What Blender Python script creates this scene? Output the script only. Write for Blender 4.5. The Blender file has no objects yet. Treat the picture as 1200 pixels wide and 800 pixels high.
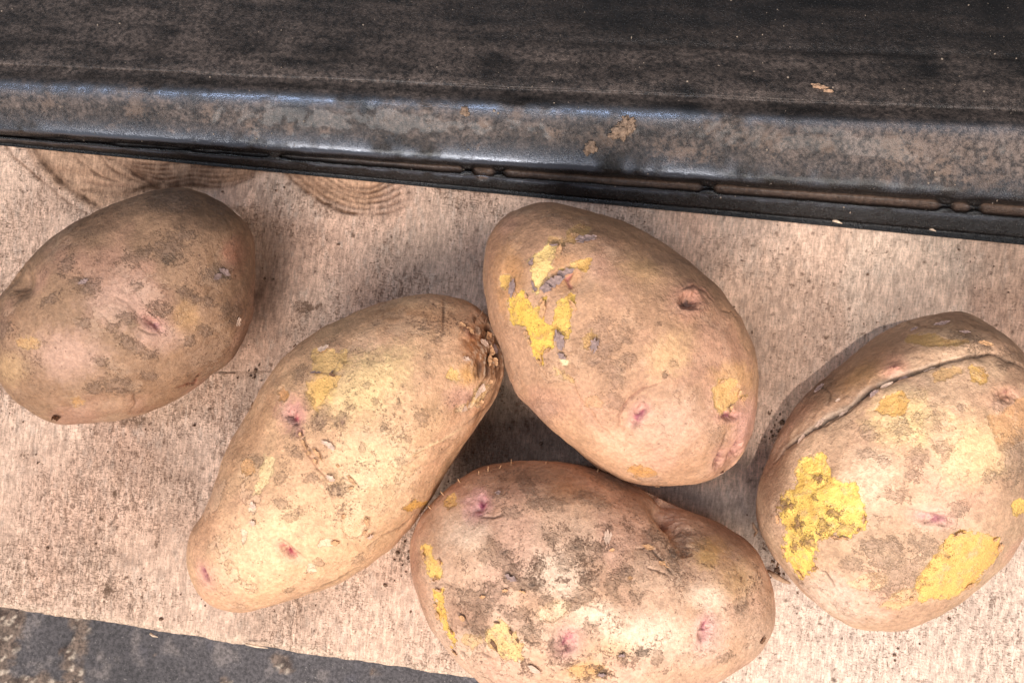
import bpy, math
import numpy as np
from math import radians, sin, cos, pi
from mathutils import Vector, Matrix

# ------------------------------------------------------------------ camera, world, lamps, exposure
SC = bpy.context.scene
COL = SC.collection
F_PX = 1040.0                       # focal length in pixels of a 1200 px wide picture
CAM_H = 0.315                       # metres above the board
TILT, ROLL = radians(5.9), radians(6.3)
FWD = np.array([-sin(TILT), 0, -cos(TILT)])
R0 = np.array([cos(TILT), 0, -sin(TILT)]); U0 = np.array([0, 1.0, 0])
RIGHT = R0 * cos(ROLL) + U0 * sin(ROLL)
UP = -R0 * sin(ROLL) + U0 * cos(ROLL)
CAM = np.array([0.0, 0.0, CAM_H])

cam_data = bpy.data.cameras.new('camera')
cam_data.sensor_width = 36
cam_data.lens = 36 * F_PX / 1200
cam_data.clip_start = 0.01
cam_data.clip_end = 50
cam = bpy.data.objects.new('camera', cam_data)
COL.objects.link(cam)
cam.matrix_world = Matrix(((RIGHT[0], UP[0], -FWD[0], CAM[0]),
                           (RIGHT[1], UP[1], -FWD[1], CAM[1]),
                           (RIGHT[2], UP[2], -FWD[2], CAM[2]), (0, 0, 0, 1)))
SC.camera = cam

world = bpy.data.worlds.new('World')
SC.world = world
world.use_nodes = True
bg = world.node_tree.nodes['Background']
bg.inputs[0].default_value = (0.93, 0.96, 1.0, 1)
bg.inputs[1].default_value = 0.32

def lamp(name, kind, loc, target, energy, color, **kw):
    d = bpy.data.lights.new(name, kind)
    d.energy = energy; d.color = color
    for k, v in kw.items():
        setattr(d, k, v)
    o = bpy.data.objects.new(name, d)
    COL.objects.link(o)
    o.location = loc
    o.rotation_euler = (Vector(target) - Vector(loc)).to_track_quat('-Z', 'Y').to_euler()
    return o

lamp('window_light', 'AREA', (-0.26, -0.62, 0.80), (0, 0, 0.02), 11.8, (1.0, 0.965, 0.93), shape='RECTANGLE', size=0.54, size_y=0.30)
lamp('near_light', 'AREA', (0.19, -0.22, 0.42), (0.21, -0.13, 0.0), 1.8, (1.0, 0.95, 0.89), shape='DISK', size=0.22)
lamp('rim_highlight_light', 'AREA', (-0.26, 0.04, 0.74), (-0.26, 0.045, 0.0), 2.0, (0.62, 0.76, 1.0), shape='RECTANGLE', size=0.62, size_y=0.05)  # unseen cool strip added overhead to draw highlights along the rim
lamp('beam_light', 'SPOT', (0.02, 0.03, 0.95), (0.078, 0.008, 0.0), 18.0, (1.0, 0.95, 0.9), spot_size=radians(5.8), spot_blend=0.18, shadow_soft_size=0.006)

SC.view_settings.view_transform = 'Standard'
SC.view_settings.look = 'None'
SC.view_settings.exposure = 0.0
SC.view_settings.gamma = 1.0
SC.view_settings.use_curve_mapping = False
SC.render.engine = 'CYCLES'
SC.cycles.use_denoising = True

# ------------------------------------------------------------------ geometry of the view
def at(px, py, z=0.0):
    """pixel of the 1200x800 photograph -> world point at height z"""
    px = np.asarray(px, float); py = np.asarray(py, float)
    d = FWD[None] + np.atleast_1d((px - 600) / F_PX)[:, None] * RIGHT[None] - np.atleast_1d((py - 400) / F_PX)[:, None] * UP[None]
    t = (z - CAM[2]) / d[:, 2]
    return CAM[None] + d * t[:, None]

def project(P):
    D = P - CAM[None]
    dz = D @ FWD
    return 600 + F_PX * (D @ RIGHT) / dz, 400 - F_PX * (D @ UP) / dz

# ------------------------------------------------------------------ noise
_rng = np.random.RandomState(7)
_perm = _rng.permutation(256).astype(np.int32)
_perm = np.concatenate([_perm, _perm, _perm])
_val = _rng.rand(256).astype(np.float32) * 2 - 1

def vnoise(P, seed=0):
    """value noise in [-1,1] at points P (n,3)"""
    P = P.astype(np.float32) + np.float32(seed * 17.31)
    I = np.floor(P).astype(np.int32); Fr = P - I
    Fr = Fr * Fr * (3 - 2 * Fr)
    X = I[:, 0] & 255; Y = I[:, 1] & 255; Z = I[:, 2] & 255
    def h(dx, dy, dz):
        a = _perm[(X + dx) & 255]
        b = _perm[(a + Y + dy) & 255]
        return _val[_perm[(b + Z + dz) & 255]]
    fx, fy, fz = Fr[:, 0], Fr[:, 1], Fr[:, 2]
    def L(a, b, t): return a + (b - a) * t
    return L(L(L(h(0,0,0), h(1,0,0), fx), L(h(0,1,0), h(1,1,0), fx), fy),
             L(L(h(0,0,1), h(1,0,1), fx), L(h(0,1,1), h(1,1,1), fx), fy), fz)

def fbm(P, scale, octaves=4, seed=0, gain=0.5):
    P = P * scale
    s = 0; a = 1; t = 0
    for k in range(octaves):
        s = s + a * vnoise(P, seed + k * 3.7); t += a
        a *= gain; P = P * 2.03
    return s / t * 1.6

def sstep(a, b, x):
    t = np.clip((x - a) / (b - a), 0, 1)
    return t * t * (3 - 2 * t)

def mix(A, B, m):
    return A + (np.asarray(B, np.float32)[None] - A) * m[:, None]

def lin(r, g, b):
    f = lambda c: ((c / 255 + 0.055) / 1.055) ** 2.4 if c > 10 else c / 255 / 12.92
    return (f(r), f(g), f(b))

def seg_dist(x, y, pts):
    """distance to a polyline and position along it 0..1"""
    best = np.full(x.shape, 1e9); tt = np.zeros(x.shape)
    L = [0]
    for (a, b) in zip(pts[:-1], pts[1:]): L.append(L[-1] + math.hypot(b[0]-a[0], b[1]-a[1]))
    side = np.zeros(x.shape)
    for i, (a, b) in enumerate(zip(pts[:-1], pts[1:])):
        dx, dy = b[0]-a[0], b[1]-a[1]; l2 = dx*dx+dy*dy + 1e-9
        t = np.clip(((x-a[0])*dx+(y-a[1])*dy)/l2, 0, 1)
        d = np.hypot(x-a[0]-t*dx, y-a[1]-t*dy)
        m = d < best
        best = np.where(m, d, best)
        tt = np.where(m, (L[i] + t*(L[i+1]-L[i]))/L[-1], tt)
        side = np.where(m, np.sign((x-a[0])*dy-(y-a[1])*dx), side)
    return best, tt, side

def poly_sdf(x, y, pts):
    """signed distance to a polygon, negative inside"""
    best = np.full(x.shape, 1e9); ins = np.zeros(x.shape, bool)
    n = len(pts)
    for i in range(n):
        a = pts[i]; b = pts[(i+1) % n]
        dx, dy = b[0]-a[0], b[1]-a[1]; l2 = dx*dx+dy*dy + 1e-9
        t = np.clip(((x-a[0])*dx+(y-a[1])*dy)/l2, 0, 1)
        best = np.minimum(best, np.hypot(x-a[0]-t*dx, y-a[1]-t*dy))
        if a[1] != b[1]:
            c = ((a[1] > y) != (b[1] > y)) & (x < (b[0]-a[0])*(y-a[1])/(b[1]-a[1]) + a[0])
            ins ^= c
    return np.where(ins, -best, best)

# ------------------------------------------------------------------ mesh helpers
def make_mesh(name, V, Fq, color=None, attrs=None, smooth=True, colors=None):
    me = bpy.data.meshes.new(name)
    V = np.ascontiguousarray(V, np.float32); Fq = np.ascontiguousarray(Fq, np.int32)
    k = Fq.shape[1]
    me.vertices.add(len(V)); me.vertices.foreach_set('co', V.ravel())
    me.loops.add(Fq.size); me.loops.foreach_set('vertex_index', Fq.ravel())
    me.polygons.add(len(Fq)); me.polygons.foreach_set('loop_start', np.arange(0, Fq.size, k, dtype=np.int32))
    me.update(calc_edges=True)
    me.polygons.foreach_set('use_smooth', np.full(len(Fq), smooth))
    if color is not None:
        a = me.color_attributes.new('skin_colour', 'FLOAT_COLOR', 'POINT')
        c = np.ones((len(V), 4), np.float32); c[:, :3] = np.clip(color, 0.002, 0.95)
        a.data.foreach_set('color', c.ravel())
    for k2, v in (colors or {}).items():
        a = me.color_attributes.new(k2, 'FLOAT_COLOR', 'POINT')
        c = np.ones((len(V), 4), np.float32); c[:, :3] = np.clip(v, 0.002, 0.95)
        a.data.foreach_set('color', c.ravel())
    for k2, v in (attrs or {}).items():
        a = me.attributes.new(k2, 'FLOAT', 'POINT')
        a.data.foreach_set('value', np.ascontiguousarray(v, np.float32))
    me.update()
    return me

def link(name, me, mat=None, parent=None, **props):
    o = bpy.data.objects.new(name, me)
    COL.objects.link(o)
    if mat: me.materials.append(mat)
    if parent: o.parent = parent
    for k, v in props.items(): o[k] = v
    return o

def vert_normals(V, Fq):
    a, b, c, d = (V[Fq[:, i]] for i in range(4))
    n = np.cross(c - a, d - b)
    N = np.zeros_like(V)
    for i in range(4):
        for j in range(3):
            N[:, j] += np.bincount(Fq[:, i], n[:, j], minlength=len(V))
    return N / (np.linalg.norm(N, axis=1)[:, None] + 1e-20)

def grid_faces(nu, nv, off=0):
    i = np.arange(nu-1)[:, None]; j = np.arange(nv-1)[None]
    a = (i*nv + j).ravel() + off
    return np.stack([a, a+nv, a+nv+1, a+1], 1)

# ------------------------------------------------------------------ materials
def new_mat(name):
    m = bpy.data.materials.new(name); m.use_nodes = True
    nt = m.node_tree; nt.nodes.clear()
    return m, nt
def node(nt, t, **kw):
    n = nt.nodes.new(t)
    for k, v in kw.items():
        if isinstance(k, str) and hasattr(n, k): setattr(n, k, v)
    return n
def setin(n, **kw):
    for k, v in kw.items(): n.inputs[k.replace('_', ' ')].default_value = v

def noise_node(nt, vec, scale, detail=3, rough=0.55, stretch=None, rot=0):
    if stretch:
        mp = nt.nodes.new('ShaderNodeMapping'); mp.inputs['Scale'].default_value = stretch
        mp.inputs['Rotation'].default_value = (0, 0, rot)
        nt.links.new(vec, mp.inputs[0]); vec = mp.outputs[0]
    n = nt.nodes.new('ShaderNodeTexNoise')
    n.inputs['Scale'].default_value = scale; n.inputs['Detail'].default_value = detail; n.inputs['Roughness'].default_value = rough
    nt.links.new(vec, n.inputs['Vector'])
    return n.outputs['Fac']
def ramp(nt, fac, a, b, va=0.0, vb=1.0):
    r = nt.nodes.new('ShaderNodeMapRange'); r.interpolation_type = 'SMOOTHSTEP'
    r.inputs[1].default_value = a; r.inputs[2].default_value = b; r.inputs[3].default_value = va; r.inputs[4].default_value = vb
    nt.links.new(fac, r.inputs[0]); return r.outputs[0]
def math_node(nt, op, a, b):
    m = nt.nodes.new('ShaderNodeMath'); m.operation = op
    for i, v in enumerate((a, b)):
        if isinstance(v, (int, float)): m.inputs[i].default_value = v
        else: nt.links.new(v, m.inputs[i])
    return m.outputs[0]
def mul_color(nt, col, fac, lo, hi):
    """scale colour by a value going lo..hi as fac goes 0..1"""
    r = nt.nodes.new('ShaderNodeMapRange'); r.inputs[3].default_value = lo; r.inputs[4].default_value = hi
    nt.links.new(fac, r.inputs[0])
    v = nt.nodes.new('ShaderNodeVectorMath'); v.operation = 'SCALE'
    nt.links.new(col, v.inputs[0]); nt.links.new(r.outputs[0], v.inputs['Scale'])
    return v.outputs[0]
def mixc(nt, a, b, fac):
    m = nt.nodes.new('ShaderNodeMix'); m.data_type = 'RGBA'
    nt.links.new(fac, m.inputs['Factor'])
    if isinstance(a, tuple): m.inputs[6].default_value = (*a, 1)
    else: nt.links.new(a, m.inputs[6])
    if isinstance(b, tuple): m.inputs[7].default_value = (*b, 1)
    else: nt.links.new(b, m.inputs[7])
    return m.outputs[2]

def bump(nt, height, dist, strength=1.0, prev=None):
    b = nt.nodes.new('ShaderNodeBump'); b.inputs['Distance'].default_value = dist; b.inputs['Strength'].default_value = strength
    nt.links.new(height, b.inputs['Height'])
    if prev: nt.links.new(prev, b.inputs['Normal'])
    return b.outputs[0]

def finish(nt, color, rough, normal=None, spec=0.5, **kw):
    p = nt.nodes.new('ShaderNodeBsdfPrincipled'); o = nt.nodes.new('ShaderNodeOutputMaterial')
    if isinstance(color, tuple): p.inputs['Base Color'].default_value = (*color, 1)
    else: nt.links.new(color, p.inputs['Base Color'])
    if isinstance(rough, float): p.inputs['Roughness'].default_value = rough
    else: nt.links.new(rough, p.inputs['Roughness'])
    p.inputs['Specular IOR Level'].default_value = spec
    for k, v in kw.items(): p.inputs[k.replace('_', ' ')].default_value = v
    if normal: nt.links.new(normal, p.inputs['Normal'])
    nt.links.new(p.outputs[0], o.inputs[0])
    return p

def attr(nt, name, out='Fac'):
    a = nt.nodes.new('ShaderNodeAttribute'); a.attribute_name = name
    return a.outputs[out]

def potato_material():
    m, nt = new_mat('potato_skin')
    M = lambda op, a, b: math_node(nt, op, a, b)
    tc = node(nt, 'ShaderNodeTexCoord').outputs['Object']
    c = attr(nt, 'skin_colour', 'Color')
    n1 = noise_node(nt, tc, 900, 4, 0.65)
    n2 = noise_node(nt, tc, 2600, 2, 0.6)
    n3 = noise_node(nt, tc, 330, 4, 0.65)
    n4 = noise_node(nt, tc, 650, 5, 0.72)
    c = mul_color(nt, c, ramp(nt, n1, 0.3, 0.72), 0.80, 1.14)
    c = mul_color(nt, c, ramp(nt, n3, 0.3, 0.7), 0.90, 1.09)
    # layers of thin skin: ragged steps between rubbed and intact skin
    lay_n = noise_node(nt, tc, 85, 7, 0.66)
    lay = ramp(nt, lay_n, 0.500, 0.508)
    edge = M('MULTIPLY', ramp(nt, lay_n, 0.484, 0.500), ramp(nt, lay_n, 0.502, 0.508, 1.0, 0.0))
    lg = ramp(nt, noise_node(nt, tc, 48, 3, 0.6), 0.48, 0.60)
    lg = M('MULTIPLY', lg, attr(nt, 'scuffed'))
    c = mixc(nt, c, lin(232, 196, 166), M('MULTIPLY', M('MULTIPLY', lay, lg), 0.16))
    c = mixc(nt, c, lin(112, 78, 58), M('MULTIPLY', M('MULTIPLY', edge, lg), 0.55))
    # bare flesh with a ragged border of thin pale skin
    pf = M('ADD', attr(nt, 'bare_field'), M('MULTIPLY', M('SUBTRACT', n4, 0.5), 0.95))
    pf = M('ADD', pf, M('MULTIPLY', M('SUBTRACT', noise_node(nt, tc, 190, 3, 0.6), 0.5), 0.75))
    bare = ramp(nt, pf, 0.50, 0.53)
    border = M('MULTIPLY', ramp(nt, pf, 0.40, 0.47), M('SUBTRACT', 1.0, bare))
    rim = M('MULTIPLY', ramp(nt, pf, 0.475, 0.50), M('SUBTRACT', 1.0, bare))
    bk = attr(nt, 'bare_amount')
    c = mixc(nt, c, lin(214, 172, 132), M('MULTIPLY', M('MULTIPLY', border, bk), 0.50))
    c = mixc(nt, c, lin(128, 88, 62), M('MULTIPLY', M('MULTIPLY', rim, bk), M('MULTIPLY', ramp(nt, n3, 0.42, 0.58), 0.7)))
    fl = attr(nt, 'flesh_colour', 'Color')
    fl = mul_color(nt, fl, ramp(nt, n1, 0.3, 0.7), 0.90, 1.08)
    fm = attr(nt, 'flesh_mottle')
    fl = mixc(nt, fl, lin(172, 120, 64), M('MULTIPLY', ramp(nt, n3, 0.50, 0.66), fm))
    fl = mixc(nt, fl, lin(120, 84, 52), M('MULTIPLY', ramp(nt, n2, 0.58, 0.64), M('MULTIPLY', fm, 1.1)))
    thin = ramp(nt, noise_node(nt, tc, 260, 5, 0.7), 0.34, 0.50, 0.50, 1.0)
    bare = M('MULTIPLY', bare, M('MULTIPLY', bk, thin))
    c = mixc(nt, c, fl, bare)
    # pin-prick lenticels and grains of soil, thicker where the potato is dirty
    sd = attr(nt, 'speck_density')
    gate = ramp(nt, noise_node(nt, tc, 190, 4, 0.7), 0.40, 0.60)
    th = M('SUBTRACT', 0.70, M('MULTIPLY', M('MULTIPLY', sd, gate), 0.115))
    sp1 = ramp(nt, M('SUBTRACT', noise_node(nt, tc, 1150, 3, 0.6), th), 0.0, 0.025)
    sp2 = ramp(nt, M('SUBTRACT', n2, th), -0.02, 0.03)
    sp3 = ramp(nt, M('SUBTRACT', noise_node(nt, tc, 480, 5, 0.68), th), 0.0, 0.02)
    c = mixc(nt, c, lin(128, 98, 78), M('MULTIPLY', sp3, 0.60))
    c = mixc(nt, c, lin(108, 78, 60), M('MULTIPLY', sp1, 0.62))
    c = mixc(nt, c, lin(96, 66, 48), M('MULTIPLY', sp2, 0.58))
    # caked soil, crisp ragged patches
    sf = M('ADD', attr(nt, 'soil_field'), M('MULTIPLY', M('SUBTRACT', n4, 0.5), 1.9))
    sf = M('ADD', sf, M('MULTIPLY', M('SUBTRACT', n2, 0.5), 0.25))
    soil = M('MULTIPLY', ramp(nt, sf, 0.42, 0.72), attr(nt, 'soil_amount'))
    soil = M('MULTIPLY', soil, ramp(nt, n3, 0.34, 0.60, 0.36, 0.84))
    so = mul_color(nt, attr(nt, 'soil_colour', 'Color'), ramp(nt, n1, 0.3, 0.7), 0.72, 1.25)
    c = mixc(nt, c, so, soil)
    # relief
    h = M('ADD', n1, M('MULTIPLY', n2, 0.55))
    nb = bump(nt, h, 0.00030, 0.85)
    nb = bump(nt, n3, 0.0006, 0.5, nb)
    h2 = M('ADD', M('MULTIPLY', M('MULTIPLY', lay, lg), -0.5), M('MULTIPLY', bare, -1.0))
    h2 = M('ADD', h2, M('MULTIPLY', M('MULTIPLY', soil, M('ADD', 0.6, n1)), 1.6)); h2 = M('ADD', h2, M('MULTIPLY', M('ADD', sp1, sp3), 0.35))
    nb = bump(nt, h2, 0.00026, 1.0, nb)
    r = M('ADD', 0.60, M('MULTIPLY', soil, 0.3)); r = M('SUBTRACT', r, M('MULTIPLY', bare, 0.08))
    p = finish(nt, c, r, nb, spec=0.28)
    p.inputs['Subsurface Weight'].default_value = 0.05
    p.inputs['Subsurface Radius'].default_value = (0.004, 0.002, 0.001)
    p.inputs['Subsurface Scale'].default_value = 0.4
    return m

def simple_mat(name, col, rough=0.7, scale=900, var=0.25, dist=0.0002, spec=0.4):
    m, nt = new_mat(name)
    tc = node(nt, 'ShaderNodeTexCoord').outputs['Object']
    n = noise_node(nt, tc, scale, 4, 0.65)
    v = nt.nodes.new('ShaderNodeRGB'); v.outputs[0].default_value = (*col, 1)
    c = mul_color(nt, v.outputs[0], ramp(nt, n, 0.3, 0.7), 1 - var, 1 + var)
    finish(nt, c, rough, bump(nt, n, dist, 0.8), spec=spec)
    return m

# ------------------------------------------------------------------ potatoes
def cube_sphere(N, power=1.22):
    """unit directions of a welded cube sphere with more of its points on the upper side"""
    t = np.tan(np.linspace(-1, 1, N+1) * pi/4)
    A, B = np.meshgrid(t, t, indexing='ij'); A = A.ravel(); B = B.ravel(); O = np.ones_like(A)
    faces = [(A, B, O), (B, A, -O), (O, A, B), (-O, B, A), (B, O, A), (A, -O, B)]
    Vs = []; Fs = []
    for k, (x, y, z) in enumerate(faces):
        Vs.append(np.stack([x, y, z], 1)); Fs.append(grid_faces(N+1, N+1, k*(N+1)**2))
    V = np.concatenate(Vs); Fq = np.concatenate(Fs)
    V /= np.linalg.norm(V, axis=1)[:, None]
    key = np.round(V * 1e5).astype(np.int64)
    key = key[:, 0]*4000000000 + key[:, 1]*200001*3 + key[:, 2]
    _, idx, inv = np.unique(key, return_index=True, return_inverse=True)
    V = V[idx]; Fq = inv.ravel()[Fq]
    al = np.arccos(np.clip(V[:, 2], -1, 1)); al2 = pi * (al/pi) ** power
    s = np.sin(al2) / np.maximum(np.sin(al), 1e-6)
    return np.stack([V[:, 0]*s, V[:, 1]*s, np.cos(al2)], 1), Fq

def spline_closed(pts, n=14):
    P = np.array(pts, float); out = []
    m = len(P)
    for i in range(m):
        p0, p1, p2, p3 = P[i-1], P[i], P[(i+1) % m], P[(i+2) % m]
        for k in range(n):
            t = k/n
            out.append(0.5*((2*p1)+(-p0+p2)*t+(2*p0-5*p1+4*p2-p3)*t*t+(-p0+3*p1-3*p2+p3)*t**3))
    return np.array(out)

TH = np.linspace(-pi, pi, 361)[:-1]
def periodic(f, th):
    return np.interp(th, np.concatenate([TH, [pi]]), np.concatenate([f, [f[0]]]))

class Shape:
    def __init__(s, outline, half_h, zc, top_blend=0.75, squash=1.0):
        S = spline_closed(outline)
        x, y = S[:, 0], S[:, 1]
        s.cpx = (x.min()+x.max())/2; s.cpy = (y.min()+y.max())/2
        a = np.arctan2(-(y - s.cpy), x - s.cpx); r = np.hypot(x - s.cpx, y - s.cpy)
        o = np.argsort(a); a = a[o]; r = r[o]
        s.target = np.interp(TH, a, r, period=2*pi)
        s.h = half_h; s.zc = zc; s.tb = top_blend; s.sq = squash
        s.c = at(s.cpx, s.cpy, zc)[0]
        W = at(x, y, zc) - s.c[None]
        aw = np.arctan2(W[:, 1], W[:, 0]); rw = np.hypot(W[:, 0], W[:, 1])
        o = np.argsort(aw)
        s.rw = np.interp(TH, aw[o], rw[o], period=2*pi)
        for it in range(8):
            s.fit()
            el = np.linspace(-0.3, 1.3, 50)
            T, E = np.meshgrid(TH, el, indexing='ij')
            D = np.stack([np.cos(E)*np.cos(T), np.cos(E)*np.sin(T), np.sin(E)], -1).reshape(-1, 3)
            px, py = project(s.surf(D))
            ap = np.arctan2(-(py-s.cpy), px-s.cpx); rp = np.hypot(px-s.cpx, py-s.cpy)
            b = np.clip(((ap+pi)/(2*pi)*180).astype(int), 0, 179)
            mx = np.zeros(180); np.maximum.at(mx, b, rp)
            tb = np.arange(180)*2*pi/180 - pi + pi/180
            mx = np.interp(TH, tb, mx, period=2*pi)
            ratio = s.target/mx
            k = np.hanning(17); k = k/k.sum()
            ratio = np.convolve(np.concatenate([ratio[-8:], ratio, ratio[:8]]), k, 'valid')
            out = np.argmax(np.hypot(px-s.cpx, py-s.cpy).reshape(360, 50), 1)
            eq = ap.reshape(360, 50)[np.arange(360), out]
            s.rw = s.rw * np.interp(eq, TH, ratio**0.7, period=2*pi)
            f = np.fft.rfft(s.rw); f *= np.exp(-(np.arange(len(f))/15.0)**4); s.rw = np.fft.irfft(f, 360)
        s.fit()
    def fit(s):
        # smooth low-frequency version of the outline, used near the top
        f = np.fft.rfft(s.rw); f[5:] = 0; s.rs = np.fft.irfft(f, 360)
    def surf(s, D):
        th = np.arctan2(D[:, 1], D[:, 0]); c = np.hypot(D[:, 0], D[:, 1]); z = D[:, 2]
        w = c ** 3
        r = periodic(s.rw, th)*w + periodic(s.rs, th)*(1-w)
        p = 0.93
        return np.stack([s.c[0]+r*c**p*np.cos(th), s.c[1]+r*c**p*np.sin(th), s.zc + s.h*np.sign(z)*np.abs(z)**0.97], 1)

CS_V, CS_F = cube_sphere(166)

YEL = lin(222, 182, 96); YEL2 = lin(218, 186, 122); PALE = lin(238, 212, 170)
DIRT = lin(128, 101, 84); DARK = lin(92, 68, 52); PINK = lin(200, 138, 128); MAG = lin(158, 64, 80)
RED = lin(140, 62, 58); ORANGE = lin(190, 130, 70); BROWN = lin(130, 92, 64); WHITISH = lin(232, 204, 180)
NAMED = dict(YEL=YEL, YEL2=YEL2, PALE=PALE, DIRT=DIRT, DARK=DARK, PINK=PINK, MAG=MAG, RED=RED, ORANGE=ORANGE, BROWN=BROWN, WHITISH=WHITISH)

class Potato:
    def __init__(s, name, outline, half_h, label, skin_a, skin_b, seed, mottled=1.0, speck=1.0, dirtiness=0.3, rough_amp=1.0, scuff=0.6):
        s.sh = Shape(outline, half_h, half_h - 0.0008)
        V = s.sh.surf(CS_V); N = vert_normals(V, CS_F)
        q = V - s.sh.c[None]
        # gentle unevenness of the whole body
        V = V + N * (0.0010*fbm(q, 45, 2, seed) + 0.00035*fbm(q, 130, 2, seed+5))[:, None]
        s.V = V; s.N = vert_normals(V, CS_F); s.q = q; s.seed = seed
        s.px, s.py = project(V)
        view = CAM[None] - V; view /= np.linalg.norm(view, axis=1)[:, None]
        s.vis = sstep(0.02, 0.16, (s.N*view).sum(1))
        s.disp = np.zeros(len(V)); n_ = len(V)
        s.bare_f = np.zeros(n_); s.bare_k = np.zeros(n_); s.fm = np.zeros(n_); s.soil_f = np.zeros(n_); s.soil_k = np.zeros(n_)
        s.fcol = np.tile(np.array(YEL, np.float32), (n_, 1)); s.scol = np.tile(np.array(DIRT, np.float32), (n_, 1))
        s.scuff = scuff
        s.w1 = fbm(q, 260, 3, seed+11); s.w2 = fbm(q, 260, 3, seed+12); s.wg = fbm(q, 1250, 2, seed+14); s.wf = fbm(q, 700, 2, seed+13)
        n1 = fbm(q, 38, 4, seed+20); n2 = fbm(q, 110, 4, seed+21); n3 = fbm(q, 300, 3, seed+22)
        A = np.array(skin_a, np.float32); B = np.array(skin_b, np.float32)
        c = A[None] + (B-A)[None]*sstep(-0.6, 0.6, n1*0.7+n2*0.5)[:, None]
        c = c * (1 + 0.10*n2 + 0.07*n3)[:, None]
        c = mix(c, lin(196, 140, 122), 0.28*mottled*sstep(0.0, 0.7, fbm(q, 60, 3, seed+23)))
        # thin film of dried soil in the hollows
        film = sstep(0.05, 0.75, fbm(q, 85, 5, seed+30, 0.62))
        c = mix(c, BROWN, 0.50*dirtiness*film)
        s.speck = speck*(0.35+0.65*sstep(-0.3, 0.5, fbm(q, 50, 3, seed+32)))
        s.col = c
        s.disp += 0.00010*n3 + 0.00014*n2
        s.disp += 0.00016*rough_amp*film*fbm(q, 420, 3, seed+36)
        s.name = name; s.label = label
    def box(s, x0, y0, x1, y1, m):
        return np.nonzero((s.px > x0-m) & (s.px < x1+m) & (s.py > y0-m) & (s.py < y1+m) & (s.vis > 0))[0]
    def blob_r(s, cx, cy, rx, ry, ang, wob, m=2.2):
        R = max(rx, ry)*m
        i = s.box(cx, cy, cx, cy, R)
        a = radians(ang); x = s.px[i]-cx; y = s.py[i]-cy
        u = x*cos(a)+y*sin(a); v = -x*sin(a)+y*cos(a)
        r = np.hypot(u/rx, v/ry)
        return i, u, v, r + wob*(0.25*s.w1[i]+0.26*s.wf[i]+0.16*s.wg[i])
    def tint(s, colr, k, cx, cy, rx, ry=None, ang=0, wob=0.5):
        ry = ry or rx; i, u, v, r = s.blob_r(cx, cy, rx, ry, ang, wob)
        m = (1-sstep(0.25, 1.25, r))*k*s.vis[i]
        s.col[i] = mix(s.col[i], colr if not isinstance(colr, str) else NAMED[colr], m)
    def dirt(s, cx, cy, rx, ry=None, ang=0, k=0.75, colr=DIRT, raise_=0.00012, hard=0.2):
        ry = ry or rx; i, u, v, r = s.blob_r(cx, cy, rx+1.5, ry+1.5, ang, 0.55, 2.6)
        r = r + 0.12*s.w2[i]
        f = np.where(s.vis[i] > 0.02, 0.90 - 0.44*r, 0)
        up = f > s.soil_f[i]; iu = i[up]
        s.soil_f[iu] = f[up]; s.soil_k[iu] = k*(1.0 if hard < 0.4 else 0.75); s.scol[iu] = np.array(colr, np.float32)
        m = (1-sstep(0.6, 1.3, r))*k*s.vis[i]
        s.disp[i] += raise_*m*(0.6+0.8*s.wf[i])
        s.col[i] = mix(s.col[i], colr, 0.25*m)
    def dust_specks(s, cx, cy, rx, ry, k=1.0):
        i, u, v, r = s.blob_r(cx, cy, rx, ry, 0, 0.6); s.speck[i] += k*(1-sstep(0.2, 1.2, r))
    def dent(s, cx, cy, rx, ry, ang, depth):
        """a soft hollow (positive depth) or lump (negative) of the whole body"""
        i, u, v, r = s.blob_r(cx, cy, rx, ry, ang, 0.12, 2.4)
        s.disp[i] -= depth*np.exp(-1.6*r*r)
    def dirts(s, lst, **kw):
        for t in lst: s.dirt(*t, **kw)
    def peel(s, pts, colr=YEL, k=1.0, mottle=0.35, depth=0.00026, wob=2.0, edge=0.7):
        pts = np.array(pts, float)
        i = s.box(pts[:, 0].min(), pts[:, 1].min(), pts[:, 0].max(), pts[:, 1].max(), 12)
        d = poly_sdf(s.px[i]+wob*1.0*s.w1[i], s.py[i]+wob*1.0*s.w2[i], pts)
        size = min(1.0, 9.0/max(2.0, -d.min() if len(d) else 5))
        f = np.where(s.vis[i] > 0.02, 0.56 - d/26*(0.8+0.8*size), 0)
        up = f > s.bare_f[i]; iu = i[up]
        s.bare_f[iu] = f[up]; s.bare_k[iu] = min(1, k)
        s.fcol[iu] = np.array(colr, np.float32)*np.array([0.93, 0.86, 1.16], np.float32); s.fm[iu] = 0.22+0.75*mottle
        m = (1-sstep(-1.5, 1.5, d))*s.vis[i]
        s.disp[i] += -depth*m*k
    def spot_peel(s, cx, cy, rx, ry=None, ang=0, colr=YEL2, **kw):
        ry = ry or rx; a = radians(ang); rr = np.random.RandomState(int(cx*7+cy))
        pts = []
        for t in np.linspace(0, 2*pi, 11)[:-1]:
            q = 0.75+0.45*rr.rand(); x = rx*q*cos(t); y = ry*q*sin(t)
            pts.append((cx+x*cos(a)-y*sin(a), cy+x*sin(a)+y*cos(a)))
        s.peel(pts, colr, wob=1.3, **kw)
    def eye(s, cx, cy, ln, wd, ang, depth=0.0016, halo=PINK, core=MAG, hk=0.55, ck=0.8, hr=2.2, lift=0.5):
        i, u, v, r = s.blob_r(cx, cy, ln*hr, wd*hr*1.3, ang, 0.35)
        m = (1-sstep(0.2, 1.2, r))*s.vis[i]
        s.col[i] = mix(s.col[i], halo, m*hk*0.75)
        s.disp[i] += lift*depth*m*0.3
        i, u, v, r = s.blob_r(cx, cy, ln*1.3, wd*1.3, ang, 0.6)
        m = (1-sstep(0.1, 1.15, r))*s.vis[i]
        s.disp[i] -= 1.0*depth*m
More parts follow.
